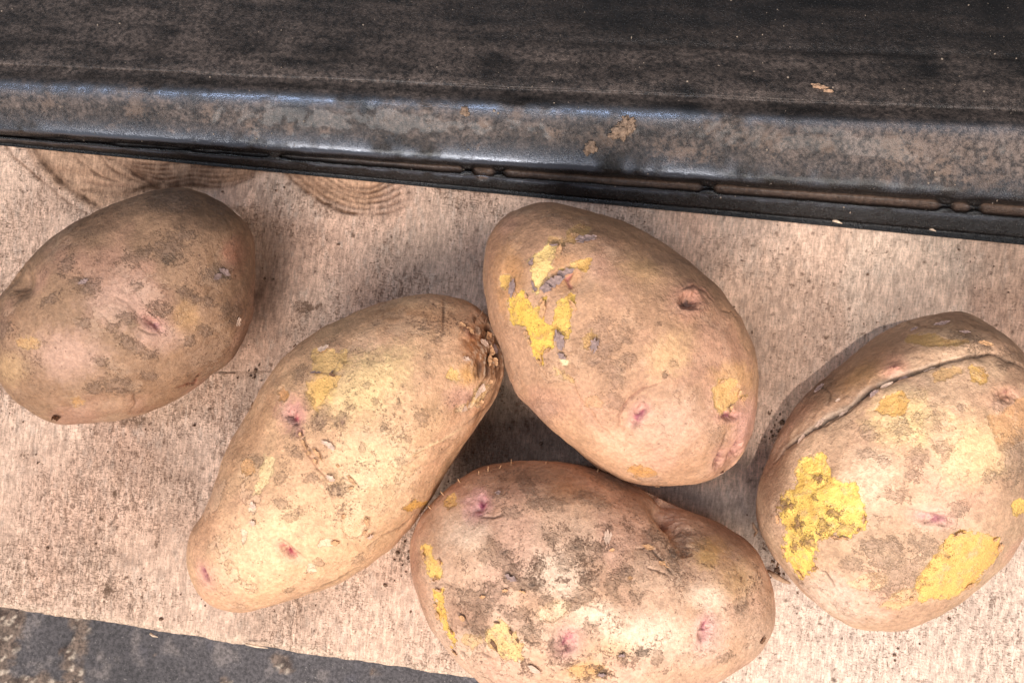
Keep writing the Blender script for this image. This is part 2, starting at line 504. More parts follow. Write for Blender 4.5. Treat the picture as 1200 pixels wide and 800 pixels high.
        g = 0.60+1.1*np.clip(s.wf[i]+0.6*s.wg[i], -0.6, 0.6)
        s.col[i] = mix(s.col[i], core, np.clip(1.15*m*ck*g, 0, 1))
        m2 = (1-sstep(0.1, 0.6, r))*s.vis[i]
        s.col[i] = mix(s.col[i], lin(92, 40, 44), np.clip(0.7*m2*(s.wf[i]+0.7*s.wg[i] > 0.25), 0, 1))
        s.disp[i] += 0.0004*m*s.wf[i]
    def crease(s, pts, w=2.0, depth=0.0005, colr=DARK, k=0.6, step=0.0, taper=True, smooth=False):
        pts = [tuple(p) for p in pts]; P = np.array(pts)
        i = s.box(P[:, 0].min(), P[:, 1].min(), P[:, 0].max(), P[:, 1].max(), w*6+4)
        d, t, sd = seg_dist(s.px[i]+1.6*s.w1[i], s.py[i]+1.6*s.w2[i], pts)
        tp = np.sqrt(np.clip(4*t*(1-t), 0, 1)) if taper else np.ones(len(i))
        ww = w*(0.55+0.6*np.clip(0.6+(0.8*s.w1[i] if smooth else s.wf[i]), 0, 1))*(0.4+0.6*tp)
        m = np.exp(-(d/ww)**2)*s.vis[i]*tp
        s.disp[i] -= depth*m
        s.col[i] = mix(s.col[i], colr, np.clip(m*k, 0, 1))
        if step:
            s.disp[i] += step*tp*np.exp(-(d/(w*4))**2)*np.where(sd > 0, 1, -0.3)*(1-m)
    def build(s, mat):
        V = s.V + s.N*s.disp[:, None]
        V[:, 2] = np.maximum(V[:, 2], 0.0003)
        s.Vf = V
        me = make_mesh(s.name, V - s.sh.c[None]*np.array([1, 1, 0])[None], CS_F, s.col, dict(bare_field=s.bare_f, bare_amount=s.bare_k, flesh_mottle=s.fm, soil_field=s.soil_f, soil_amount=s.soil_k,
                       speck_density=np.clip(s.speck, 0, 1.6), scuffed=np.full(len(V), s.scuff)), colors=dict(flesh_colour=s.fcol, soil_colour=s.scol))
        root = bpy.data.objects.new(s.name, None); COL.objects.link(root)
        root.location = (s.sh.c[0], s.sh.c[1], 0); root.empty_display_size = 0.02
        root['label'] = s.label; root['category'] = 'potato'; root['group'] = 'potatoes lying on the board'
        link('tuber', me, mat, root)
        s.root = root
        return root
    def spot(s, x, y):
        d = (s.px-x)**2+(s.py-y)**2 + np.where(s.vis > 0.2, 0, 1e6)
        k = int(np.argmin(d)); return s.Vf[k], s.N[k]

_fl_rng = np.random.RandomState(5)
def flake(pot, x, y, w, h, ang, mat, curl=0.5, lift=0.0004, name='skin_flake', thick=0.00012):
    """a torn curl of skin: irregular closed sheet with thickness, one edge lifted"""
    P, N = pot.spot(x, y); rng = _fl_rng
    a = radians(ang)
    T = RIGHT*cos(a) - UP*sin(a); T = T - N*np.dot(T, N); T /= np.linalg.norm(T); B = np.cross(N, T)
    mm = 0.000265
    nu, nv = 9, 7
    top = []; bot = []
    er = rng.rand(4, 16)
    for i in range(nu):
        u = i/(nu-1)*2-1
        for j in range(nv):
            v = j/(nv-1)*2-1
            uu = u*(0.55+0.6*er[0, j]) + 0.15*v*(er[2, 1]-0.5); vv = v*(0.45+0.7*er[1, i])*(1-0.55*abs(u)**2.5) + 0.25*(er[2, i]-0.5)
            X = uu*w*mm*0.95; Y = vv*h*mm*0.95
            Z = lift + curl*h*mm*0.55*max(0, v*0.6+0.4)**2 + curl*0.3*w*mm*(u*er[2, 0])**2 + 0.00012*(er[3, (i*3+j*5) % 16]-0.5)
            Z -= 0.5*(X*X+Y*Y)/0.035
            q = P + T*X + B*Y + N*Z
            top.append(q); bot.append(q - N*thick)
    V = np.array(top+bot); n = nu*nv
    F = []
    for i in range(nu-1):
        for j in range(nv-1):
            a0 = i*nv+j; F.append((a0, a0+nv, a0+nv+1, a0+1)); F.append((n+a0, n+a0+1, n+a0+nv+1, n+a0+nv))
    for i in range(nu-1):
        for j, fl in ((0, 0), (nv-1, 1)):
            p, q = i*nv+j, (i+1)*nv+j
            F.append((p, n+p, n+q, q) if not fl else (p, q, n+q, n+p))
    for j in range(nv-1):
        for i, fl in ((0, 1), (nu-1, 0)):
            p, q = i*nv+j, i*nv+j+1
            F.append((p, n+p, n+q, q) if not fl else (p, q, n+q, n+p))
    me = make_mesh(name, V - np.array(pot.root.location)[None], np.array(F), smooth=False)
    return link(name, me, mat, pot.root)

def curls(pot, pts, n, mat, seed=1, size=4.5):
    """small torn tabs of skin standing along the rim of a bare patch"""
    r = np.random.RandomState(seed); m = len(pts)
    for k in range(n):
        i = r.randint(m); a, b = pts[i], pts[(i+1) % m]; t = r.rand()
        x, y = a[0]+(b[0]-a[0])*t, a[1]+(b[1]-a[1])*t
        flake(pot, x, y, size*(0.6+0.8*r.rand()), size*(0.35+0.4*r.rand()), math.degrees(math.atan2(b[1]-a[1], b[0]-a[0])), mat, curl=0.6+0.8*r.rand())

def tube(points, radii, seg=6):
    pts = np.array(points, float); n = len(pts); V = []; F = []
    for i in range(n):
        d = pts[min(i+1, n-1)] - pts[max(i-1, 0)]; d /= np.linalg.norm(d)+1e-12
        a = np.cross(d, [0.3, 0.2, 0.93]); a /= np.linalg.norm(a)+1e-12; b = np.cross(d, a)
        for k in range(seg):
            t = 2*pi*k/seg; V.append(pts[i]+radii[i]*(cos(t)*a+sin(t)*b))
    for i in range(n-1):
        for k in range(seg):
            F.append((i*seg+k, i*seg+(k+1) % seg, (i+1)*seg+(k+1) % seg, (i+1)*seg+k))
    # end caps as degenerate-free fans collapsed to a ring quad pair
    if seg == 6:
        F.append((0, 5, 4, 3)); F.append((0, 3, 2, 1)); o = (n-1)*seg
        F.append((o, o+1, o+2, o+3)); F.append((o, o+3, o+4, o+5))
    return V, F

def hairs(pot, lst, mat, name='root_hair'):
    V = []; F = []
    rng = np.random.RandomState(int(lst[0][0]))
    for (x, y, ang, ln) in lst:
        P, N = pot.spot(x, y); a = radians(ang); T = RIGHT*cos(a) - UP*sin(a)
        L = ln*0.000265
        pts = [P - N*0.0004]; dirv = 0.6*N + 0.6*T
        for k in range(5):
            dirv = dirv + 0.35*T + 0.5*(rng.rand(3)-0.5)
            pts.append(pts[-1] + dirv/np.linalg.norm(dirv)*L/5)
        v, f = tube(pts, np.linspace(0.00035, 0.00012, 6))
        o = len(V); V += v; F += [tuple(q+o for q in t) for t in f]
    me = make_mesh(name, np.array(V) - np.array(pot.root.location)[None], np.array(F))
    return link(name, me, mat, pot.root)

# ---------------- setting: ground, board, black metal edge
def build_ground():
    nx, ny = 320, 100
    z0 = -0.026
    A = at([-60, 760], [690, 830], z0)
    xs = np.linspace(-0.30, 0.10, nx); ys = np.linspace(-0.20, -0.08, ny)
    # inner fine grid near the visible strip, stretched outwards to a wide sheet
    xs = np.concatenate([[-2.5, -1.0, -0.5], xs, [0.3, 0.6, 1.2, 2.5]])
    ys = np.concatenate([[-2.5, -1.0, -0.4], ys, [0.1, 0.6, 1.2, 2.5]])
    X, Y = np.meshgrid(xs, ys, indexing='ij'); P = np.stack([X.ravel(), Y.ravel(), np.full(X.size, z0)], 1)
    px, py = project(P)
    n1 = fbm(P, 30, 4, 61); n2 = fbm(P, 140, 4, 62); n3 = fbm(P, 420, 3, 63)
    wx = px + 14*n2; wy = py + 14*fbm(P, 140, 3, 66)
    soil = 1 - sstep(-4, 4, poly_sdf(wx, wy, [(-400, 600), (30, 660), (36, 735), (22, 745), (14, 770), (16, 785), (40, 795), (95, 801), (200, 860), (-400, 900)]))
    d2, _, _ = seg_dist(wx, wy, [(84, 700), (92, 745), (82, 770), (88, 810)])
    soil = np.maximum(soil, 1 - sstep(4, 13, d2))
    for (cx, cy, r) in ((333, 775, 9), (440, 782, 5), (263, 789, 6), (183, 768, 3), (30, 740, 8)):
        soil = np.maximum(soil, 0.9*(1-sstep(0.6*r, 1.3*r, np.hypot(wx-cx, wy-cy))))
    c = np.tile(np.array(lin(74, 68, 68), np.float32), (len(P), 1))*(1+0.22*n1+0.14*n2)[:, None]
    c = mix(c, lin(122, 110, 104), 0.5*sstep(0.2, 0.8, n2))
    c = mix(c, lin(58, 60, 78), 0.35*sstep(0.2, 0.9, fbm(P, 60, 3, 68)))
    s2 = np.tile(np.array(lin(104, 86, 74), np.float32), (len(P), 1))*(1+0.35*n3)[:, None]
    s2 = mix(s2, lin(62, 46, 38), 0.8*sstep(0.15, 0.6, fbm(P, 330, 3, 64)))
    s2 = mix(s2, lin(190, 170, 150), 0.8*sstep(0.55, 0.8, fbm(P, 600, 2, 67)))
    c = c + (s2-c)*soil[:, None]
    P[:, 2] += 0.0006*n1 + 0.0003*n2 + soil*(0.0007 + 0.0007*fbm(P, 420, 4, 65, 0.7)+0.0006*n3)
    m, nt = new_mat('slate_ground')
    tc = node(nt, 'ShaderNodeTexCoord').outputs['Object']
    a = nt.nodes.new('ShaderNodeAttribute'); a.attribute_name = 'skin_colour'
    n = noise_node(nt, tc, 700, 5, 0.7); nn = noise_node(nt, tc, 170, 4, 0.6)
    cc = mul_color(nt, a.outputs['Color'], ramp(nt, n, 0.35, 0.65), 0.55, 1.45)
    sp = ramp(nt, noise_node(nt, tc, 1500, 2, 0.5), 0.68, 0.75)
    cc = mixc(nt, cc, lin(176, 166, 156), math_node(nt, 'MULTIPLY', sp, 0.5))
    finish(nt, cc, 0.72, bump(nt, math_node(nt, 'ADD', n, nn), 0.0007, 0.8), spec=0.4)
    link('ground', make_mesh('ground', P, grid_faces(len(xs), len(ys)), c), m, kind='structure')

BOARD_TOP = (at(0, 168)[0], at(1200, 280)[0])
BOARD_BOT = (at(0, 712)[0], at(550, 795)[0])

def board_edge(p, x):
    a, b = p; return a[1] + (b[1]-a[1])*(x-a[0])/(b[0]-a[0])

def build_board():
    nx, ny = 960, 430
    xs = np.linspace(-0.275, 0.235, nx)
    yb = board_edge(BOARD_BOT, xs); yt = board_edge(BOARD_TOP, xs) + 0.028
    t = np.linspace(0, 1, ny)
    X = np.repeat(xs[:, None], ny, 1); Y = yb[:, None] + (yt-yb)[:, None]*t[None]
    P = np.stack([X.ravel(), Y.ravel(), np.zeros(X.size)], 1)
    px, py = project(P)
    q2 = P
    n1 = fbm(P, 18, 4, 1); n2 = fbm(P, 70, 4, 2); n3 = fbm(P, 260, 3, 3); nf = fbm(P, 700, 2, 4)
    wx = px + 3*n2 + 1.2*n3; wy = py + 3*fbm(P, 70, 3, 6) + 1.2*fbm(P, 260, 2, 7)
    base = np.array(lin(224, 187, 162), np.float32)
    c = np.tile(base, (len(P), 1))*(1+0.09*n1+0.06*n2)[:, None]
    c = mix(c, lin(198, 148, 122), 0.42*sstep(-0.1, 0.8, fbm(P, 26, 3, 8)))
    disp = np.zeros(len(P))
    # saw marks: long soft bands across the board and short torn fibres, both nearly perpendicular to the edge
    S = P.copy(); S[:, 0] = P[:, 0] + 0.10*P[:, 1]; S[:, 1] *= 0.10
    bands = fbm(S, 330, 3, 9)
    S[:, 1] = P[:, 1]*0.30
    fib = fbm(S, 700, 3, 10, 0.6)
    H = P.copy(); H[:, 0] *= 0.28; H[:, 1] -= 0.06*P[:, 0]
    lines = fbm(H, 1150, 2, 12, 0.6)
    side = sstep(430, 650, px)
    gate = sstep(-0.5, 0.4, fbm(P, 55, 3, 13))
    c = c*(1 + 0.10*bands + 0.08*fib)[:, None]
    c = mix(c, lin(150, 114, 90), 0.35*gate*sstep(0.35, 0.85, fib + 0.35*bands + 0.3*n2))
    c = mix(c, lin(238, 216, 196), 0.22*sstep(0.25, 0.8, -fib))
    disp += 0.00016*bands + 0.00015*fib - 0.00010*sstep(0.2, 0.8, lines) + 0.00012*n3
    # growth rings of a knot swirl beside the top edge (smooth cut there)
    def smoothmask(poly, e=14): return 1 - sstep(-e, e, poly_sdf(px+6*n2, py, poly))
    knot = np.maximum(smoothmask([(20, 120), (30, 168), (60, 215), (115, 246), (240, 222), (320, 200), (330, 120)], 6),
                      smoothmask([(325, 120), (335, 205), (372, 232), (430, 246), (450, 225), (440, 120)], 6))
    c = c + (np.array(lin(204, 158, 124), np.float32)[None]*(1+0.10*n2+0.05*nf)[:, None] - c)*(0.75*knot)[:, None]
    disp *= (1-0.6*knot)
    c = mix(c, lin(150, 106, 78), 0.45*knot*sstep(-0.2, 0.7, fbm(P*np.array([0.35, 1.0, 1.0]), 210, 4, 95)))
    def groove(pts, w, depth, colr, k, wb=2.2):
        P2 = spline_open(pts)
        i = np.nonzero((px > P2[:, 0].min()-20) & (px < P2[:, 0].max()+20) & (py > P2[:, 1].min()-20) & (py < P2[:, 1].max()+20))[0]
        d, t_, sd = seg_dist(px[i]+wb*1.0*n3[i], py[i]+wb*1.0*n2[i], [tuple(p) for p in P2])
        tp = np.sqrt(np.clip(4*t_*(1-t_), 0, 1))
        m = np.exp(-(d/(w*(0.5+0.5*tp)))**2)*(0.35+0.65*tp)*np.clip(0.75+0.6*n3[i], 0.2, 1.1)
        disp[i] -= depth*m
        c[i] = mix(c[i], colr, np.clip(m*k, 0, 1))
        # soft brown flank above the groove
        fl = np.where(sd < 0, 1, 0)*np.exp(-(d/(w*4))**2)*tp
        c[i] = mix(c[i], lin(150, 110, 82), 0.22*fl*k)
    DG = lin(84, 56, 40); MG = lin(128, 88, 64)
    groove([(33, 166), (50, 190), (71, 212), (93, 229), (124, 250)], 3.4, 0.0013, lin(64, 42, 30), 1.0)
    groove([(36, 164), (53, 187), (75, 208), (98, 224)], 3.6, 0.0003, lin(110, 84, 66), 0.6)
    groove([(1, 160), (13, 181), (26, 192), (48, 211), (80, 238), (105, 254)], 1.5, 0.0004, MG, 0.8)
    groove([(26, 160), (37, 185), (46, 203)], 1.2, 0.0003, MG, 0.7)
    groove([(79, 170), (95, 190), (117, 206), (140, 214)], 1.6, 0.0005, DG, 0.75)
    groove([(88, 170), (104, 192)], 1.3, 0.0004, DG, 0.6)
    groove([(110, 175), (130, 197), (152, 209), (175, 218)], 1.5, 0.0005, DG, 0.75)
    for k in range(6):
        groove([(120+6*k, 182+3.5*k), (156+4*k, 190+5*k), (190, 193+5.5*k), (225, 190+5*k), (262, 190+5.5*k), (300, 196+2*k)], 2.1, 0.0009, lin(108, 72, 52), 0.85+0.15*(k % 2))
    groove([(92, 222), (121, 226), (152, 224), (190, 217), (240, 216)], 4.0, 0.0006, lin(92, 64, 46), 0.9)
    groove([(96, 212), (125, 218), (160, 217)], 3.5, 0.0003, lin(140, 100, 78), 0.5)
    for (a, b) in ((0, 1.0), (11, 0.8), (22, 0.8), (33, 0.7), (43, 0.9), (56, 0.6)):
        groove([(332+a, 198+a*0.12), (352+a, 218), (380+a*0.75, 238-a*0.32), (412+a*0.5, 250-a*0.55), (452, 250-a*0.7), (478, 240-a*0.75)], 2.1, 0.0008, lin(98, 66, 46), b)
    # fine drying crack
    groove([(235, 437), (260, 436), (290, 437), (320, 436), (345, 441)], 1.0, 0.0006, lin(60, 42, 32), 0.95)
    # stains, with soft shade beside some potatoes painted in among them
    def stain_and_shade(cx, cy, rx, ry, k, colr=lin(112, 84, 66), ang=0, hard=0.5, rag=0.5):
        R = 2.4*max(rx, ry)
        i = np.nonzero((np.abs(px-cx) < R) & (np.abs(py-cy) < R))[0]
        a = radians(ang); x = px[i]-cx; y = py[i]-cy
        r = np.hypot((x*cos(a)+y*sin(a))/rx, (-x*sin(a)+y*cos(a))/ry) + rag*(0.6*n2[i]+0.6*n3[i]+0.4*fib[i])
        m = (1-sstep(1-hard, 1+hard, r))*k
        if max(rx, ry) <= 24:
            stf[i] = np.maximum(stf[i], np.where(r < 2.1, 0.30+0.62*k-0.40*r, 0)); m = m*0.35
        c[i] = mix(c[i], colr, np.clip(m, 0, 1))
    stf = np.zeros(len(P))
    GR = lin(104, 82, 66)
    for t_ in ((128, 692, 11, 15, 0.85), (183, 640, 6, 22, 0.55), (135, 440, 40, 30, 0.0), (360, 360, 16, 7, 0.75), (28, 533, 12, 10, 0.45, GR, 0, 0.6),
               (155, 492, 22, 8, 0.55), (200, 560, 10, 10, 0.4), (134, 578, 3, 6, 0.8), (148, 595, 6, 5, 0.5), (312, 300, 26, 60, 0.40, GR, 0, 0.7), (290, 470, 24, 50, 0.30, GR, 20, 0.7),
               (330, 400, 40, 30, 0.22), (170, 540, 80, 40, 0.22), (60, 600, 60, 60, 0.18, lin(190, 130, 104), 0, 0.9), (210, 600, 30, 60, 0.28, lin(160, 118, 92), 0, 0.9),
               (120, 650, 60, 30, 0.2), (150, 722, 16, 5, 0.55), (8, 640, 10, 20, 0.4), (20, 665, 6, 8, 0.5), (905, 640, 22, 12, 0.45, GR, 30), (890, 600, 14, 30, 0.45, GR, -10),
               (930, 395, 50, 90, 0.34, lin(150, 112, 86), 20, 0.8), (880, 330, 60, 40, 0.22, lin(150, 112, 86), 20, 0.8), (1185, 330, 40, 60, 0.30, lin(170, 130, 104), 0, 0.9),  # soft darkening right of potato C and at far right is painted shade
               (340, 710, 50, 25, 0.40, lin(160, 130, 108), -10, 0.7), (470, 660, 22, 22, 0.3, lin(160, 124, 98), 0, 0.7), (885, 690, 30, 60, 0.10), (1180, 640, 12, 5, 0.7, GR, -20),
               (365, 285, 5, 4, 0.6), (450, 283, 4, 3, 0.5), (930, 335, 6, 3, 0.6), (979, 305, 5, 2, 0.5)):
        stain_and_shade(*t_)
    shaded_stain = smoothmask([(585, 420), (620, 475), (700, 530), (735, 580), (620, 600), (500, 610), (505, 575), (560, 500)], 16)  # stained wood with the shade between the potatoes painted in
    c = mix(c, lin(84, 72, 60), 0.80*np.clip(shaded_stain*(0.95+0.35*n2), 0, 1))
    c = mix(c, lin(96, 82, 70), 0.6*smoothmask([(740, 560), (800, 568), (880, 590), (915, 640), (905, 680), (860, 620), (800, 590)], 12))  # gap between potatoes C, D and E darkened the same way
    # light patch at upper right and bright lower corner painted into the wood
    c = mix(c, lin(232, 206, 182), 0.40*smoothmask([(985, 230), (1128, 230), (1140, 420), (1000, 420)], 10)*np.clip(0.8+0.5*n2, 0, 1))
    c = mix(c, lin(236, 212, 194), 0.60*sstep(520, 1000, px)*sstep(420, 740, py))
    # scattered black pits
    pk = fbm(P, 480, 2, 15)
    c = mix(c, lin(88, 62, 46), 0.75*sstep(0.80, 0.95, pk)*sstep(-0.3, 0.5, n2))
    # worn arris along the lower edge
    eb = (P[:, 1] - board_edge(BOARD_BOT, P[:, 0]))
    c = mix(c, lin(222, 190, 164), 0.6*(1-sstep(0.0015, 0.004, eb + 0.0008*n3)))
    disp -= 0.0009*(1-sstep(0.0, 0.0022, eb))
    # one strip of dirt round each potato where it sits on the wood
    P[:, 2] += disp - 0.0003
    P[:, 1] += np.where(eb < 0.0001, 0.0006*n2 + 0.0003*n3, 0)
    F = [grid_faces(nx, ny)]
    # skirt and underside
    T = 0.024
    ring = np.concatenate([np.arange(nx)*ny, (nx-1)*ny+np.arange(1, ny), (np.arange(nx-1)[::-1])*ny+ny-1, np.arange(1, ny-1)[::-1]])
    Vb = P[ring].copy(); Vb[:, 2] = -T
    off = len(P); n = len(ring); k = np.arange(n)
    F.append(np.stack([ring[(k+1) % n], ring[k], off+k, off+(k+1) % n], 1))
    # underside: strips between matching bottom and top edge points
    b0 = off + np.arange(nx); t0 = off + nx-1 + ny-1 + np.arange(nx)[::-1]
    F.append(np.stack([b0[:-1], t0[:-1], t0[1:], b0[1:]], 1))
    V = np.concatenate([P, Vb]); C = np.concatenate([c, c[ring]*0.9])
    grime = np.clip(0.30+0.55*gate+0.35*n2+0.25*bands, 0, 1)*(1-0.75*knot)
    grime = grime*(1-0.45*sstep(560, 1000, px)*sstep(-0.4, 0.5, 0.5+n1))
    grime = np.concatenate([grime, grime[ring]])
    m, nt = new_mat('rough_sawn_wood')
    tc = node(nt, 'ShaderNodeTexCoord').outputs['Object']
    a = nt.nodes.new('ShaderNodeAttribute'); a.attribute_name = 'skin_colour'
    f1 = noise_node(nt, tc, 1500, 4, 0.6, stretch=(1, 0.24, 1), rot=0.1)
    f2 = noise_node(nt, tc, 1700, 4, 0.7, stretch=(0.30, 1, 1), rot=-0.05)
    f3 = noise_node(nt, tc, 1300, 4, 0.7)
    M = lambda op, x, y: math_node(nt, op, x, y)
    f4 = noise_node(nt, tc, 1100, 6, 0.8, stretch=(1, 0.14, 1), rot=0.1)
    cc = mul_color(nt, a.outputs['Color'], ramp(nt, f1, 0.36, 0.64), 0.80, 1.12)
    cc = mul_color(nt, cc, ramp(nt, f4, 0.38, 0.62), 0.88, 1.08)
    cc = mul_color(nt, cc, ramp(nt, f2, 0.34, 0.66), 0.89, 1.08)
    f5 = noise_node(nt, tc, 420, 6, 0.75, stretch=(1, 0.45, 1), rot=0.12)
    cc = mul_color(nt, cc, ramp(nt, f5, 0.36, 0.60), 0.78, 1.06)
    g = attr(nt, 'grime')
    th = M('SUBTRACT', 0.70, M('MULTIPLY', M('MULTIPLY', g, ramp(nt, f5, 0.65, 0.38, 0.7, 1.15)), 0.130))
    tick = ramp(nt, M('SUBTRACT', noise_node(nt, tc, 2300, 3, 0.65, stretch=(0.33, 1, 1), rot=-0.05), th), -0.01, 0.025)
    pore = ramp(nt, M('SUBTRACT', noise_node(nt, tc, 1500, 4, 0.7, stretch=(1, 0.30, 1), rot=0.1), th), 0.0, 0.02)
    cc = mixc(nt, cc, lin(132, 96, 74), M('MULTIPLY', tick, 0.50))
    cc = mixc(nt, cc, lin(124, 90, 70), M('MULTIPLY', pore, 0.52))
    stn = ramp(nt, M('ADD', attr(nt, 'stain_and_shade'), M('MULTIPLY', M('SUBTRACT', noise_node(nt, tc, 620, 6, 0.75), 0.5), 1.9)), 0.42, 0.60)
    stn = M('MULTIPLY', stn, ramp(nt, attr(nt, 'stain_and_shade'), 0.02, 0.14))
    cc = mixc(nt, cc, lin(104, 78, 60), M('MULTIPLY', stn, 0.75))
    h = math_node(nt, 'ADD', math_node(nt, 'MULTIPLY', f5, 1.6), math_node(nt, 'ADD', math_node(nt, 'MULTIPLY', f1, 0.8), math_node(nt, 'ADD', math_node(nt, 'MULTIPLY', f2, 0.6), f3)))
    finish(nt, cc, 0.82, bump(nt, M('SUBTRACT', h, M('MULTIPLY', M('ADD', tick, pore), 0.45)), 0.00046, 1.0), spec=0.22)
    o = link('board', make_mesh('board', V, np.concatenate(F), C, dict(grime=grime, stain_and_shade=np.concatenate([stf, stf[ring]]))), m)
    o['label'] = 'pale rough-sawn wooden board with dark growth rings beneath the potatoes'; o['category'] = 'wooden board'
    return o

def spline_open(pts, n=6):
    P = np.array(pts, float); Q = np.vstack([2*P[0]-P[1], P, 2*P[-1]-P[-2]]); out = []
    for i in range(1, len(Q)-2):
        p0, p1, p2, p3 = Q[i-1], Q[i], Q[i+1], Q[i+2]
        for k in range(n):
            t = k/n
            out.append(0.5*((2*p1)+(-p0+p2)*t+(2*p0-5*p1+4*p2-p3)*t*t+(-p0+3*p1-3*p2+p3)*t**3))
    out.append(Q[-2]); return np.array(out)

def build_rim():
    # profile stations: (pixel y at left x=0, pixel y at right x=1200, height)
    st = [(170.5, 287.0, 0.0012), (167.5, 280.0, 0.0013), (166.0, 276.0, 0.0030), (163.5, 262.0, 0.0058), (162.6, 257.0, 0.0068), (161.6, 254.5, 0.0066),
          (160.5, 252.0, 0.0054), (158.5, 247.0, 0.0050), (156.5, 243.0, 0.0056), (155.8, 241.5, 0.0075), (154.6, 238.5, 0.0106), (152.4, 234.0, 0.0130), (147.5, 225.5, 0.0144),
          (130, 195.0, 0.0163), (112, 168.0, 0.0187), (102.0, 156.0, 0.0197), (96, 149.0, 0.0196), (89, 142.0, 0.0180), (82, 135.0, 0.0158), (76, 130.0, 0.0146),
          (73, 127, 0.0150), (60, 110, 0.0130), (40, 85.0, 0.0085), (10, 55, 0.0035), (-30, 18, -0.002), (-80, -25, -0.010), (-150, -90, -0.022), (-190, -130, -0.024)]
    L = np.array([[at(0, a, z)[0][0], at(0, a, z)[0][1], z] for a, b, z in st])
    R = np.array([[at(1200, b, z)[0][0], at(1200, b, z)[0][1], z] for a, b, z in st])
    # resample profile finely
    def resample(Q, n):
        S = spline_open(Q, 10)
        return S
    LS, RS = resample(L, 0), resample(R, 0)
    s = np.concatenate([[0], np.cumsum(np.linalg.norm(np.diff((LS+RS)/2, axis=0), axis=1))])
    nv = 260; w = s/s[-1]
    # denser sampling near the lip
    stn = np.concatenate([np.linspace(0, 20, 190)[:-1], np.linspace(20, 27, 71)]); uu = np.interp(stn*10, np.arange(len(w)), w)
    LQ = np.stack([np.interp(uu, w, LS[:, k]) for k in range(3)], 1); RQ = np.stack([np.interp(uu, w, RS[:, k]) for k in range(3)], 1)
    nu = 640
    t = np.linspace(-0.12, 1.12, nu)
    P = LQ[None] + (RQ-LQ)[None]*t[:, None, None]
    station = np.interp(uu, w, np.arange(len(LS))/10.0)      # station index along the profile
    ST = np.repeat(station[None], nu, 0).ravel()
    P = P.reshape(-1, 3); px, py = project(P)
    n1 = fbm(P, 22, 4, 71); n2 = fbm(P, 90, 4, 72); n3 = fbm(P, 330, 3, 73); nf = fbm(P, 900, 2, 74)
    Sx = P.copy(); Sx[:, 0] *= 0.15; st1 = fbm(Sx, 300, 3, 75)
    disp = 0.0005*n1*sstep(11, 14, ST) + 0.00022*n2 + 0.00007*n3
    # ribs across the lip groove, a round hole and the small slot next to it
    rib = np.zeros(len(P)); inl = sstep(4.2, 5.0, ST)*(1-sstep(9.2, 10.0, ST))
    for cx, wd in ((322, 6), (548, 7), (585, 7), (830, 9), (1108, 9), (1142, 8)):
        rib = np.maximum(rib, inl*np.exp(-((px-cx)/wd)**4))
    disp += 0.0011*rib + 0.0007*inl*(1-sstep(250, 560, px))*np.clip(0.6+0.8*fbm(P, 60, 3, 91), 0, 1)
    disp += 0.00025*sstep(1.5, 3, ST)*(1-sstep(10, 12, ST))*fbm(P, 150, 3, 92)
    hole = np.exp(-(((px-565)/8.5)**2+((py-206)/6.0)**2)**3)
    disp -= 0.0012*hole
    seam = np.exp(-((ST-19.3+0.35*sstep(0, 0.6, fbm(Sx, 60, 2, 78)))/0.22)**2)
    disp += 0.00035*seam*np.clip(0.2+1.6*fbm(Sx, 90, 2, 77), 0, 1)
    lip2 = np.exp(-((ST-22.6)/0.10)**2)*sstep(500, 760, px)
    disp -= 0.0006*lip2
    c = np.tile(np.array(lin(17, 14, 14), np.float32), (len(P), 1))*(1+0.25*n2)[:, None]
    dust = np.array(lin(116, 96, 82), np.float32)
    shelf = sstep(11.2, 12.8, ST)*(1-sstep(15.0, 16.4, ST))
    top = sstep(15.4, 17, ST)
    film = np.clip(0.24*shelf*(1+0.9*n2+0.5*n3)*(1-0.7*np.exp(-((ST-11.8)/0.9)**2)) + 0.22*top*(1+0.8*st1+0.6*n2)*(1-0.8*sstep(350, 900, px+ (ST-20)*60)*sstep(21.5, 23.5, ST)), 0, 1)
    film += 0.20*sstep(820, 1150, px)*shelf
    # streaky darker bands on the falling face
    c = c*(1 - 0.35*top*sstep(0.1, 0.7, fbm(Sx, 120, 3, 79)))[:, None]
    # dusty soil lying in the groove
    gr = sstep(5.2, 6.0, ST)*(1-sstep(8.2, 8.9, ST))*(1-rib)*sstep(-0.9, -0.1, n2+0.3)
    c = mix(c, lin(92, 70, 56), 0.75*gr*(0.1+0.9*sstep(300, 620, px)))
    c = mix(c, lin(112, 88, 72), 0.8*hole)
    c = mix(c, lin(60, 48, 42), 0.5*np.clip(top*sstep(0.0, 0.8, st1)*sstep(900, 300, px)*0+top*0.4*sstep(0.1, 0.8, st1), 0, 1))
    # mud splashes
    def splash(cx, cy, rx, ry, k, ang=0, colr=lin(134, 104, 82), rag=1.0):
        R = 2.5*max(rx, ry); i = np.nonzero((np.abs(px-cx) < R) & (np.abs(py-cy) < R))[0]
        a = radians(ang); x = px[i]-cx; y = py[i]-cy
        r = np.hypot((x*cos(a)+y*sin(a))/rx, (-x*sin(a)+y*cos(a))/ry)+rag*(0.35*n2[i]+0.4*n3[i])
        m = (1-sstep(0.55, 1.25, r))*k
        spl[i] = np.maximum(spl[i], np.where(r < 2.4, (0.86-0.40*r), 0)*np.where(k > 0, 1, 0)); spk[i] = np.maximum(spk[i], k*(r < 1.9)); disp[i] += 0.0002*m
    spl = np.zeros(len(P)); spk = np.zeros(len(P))
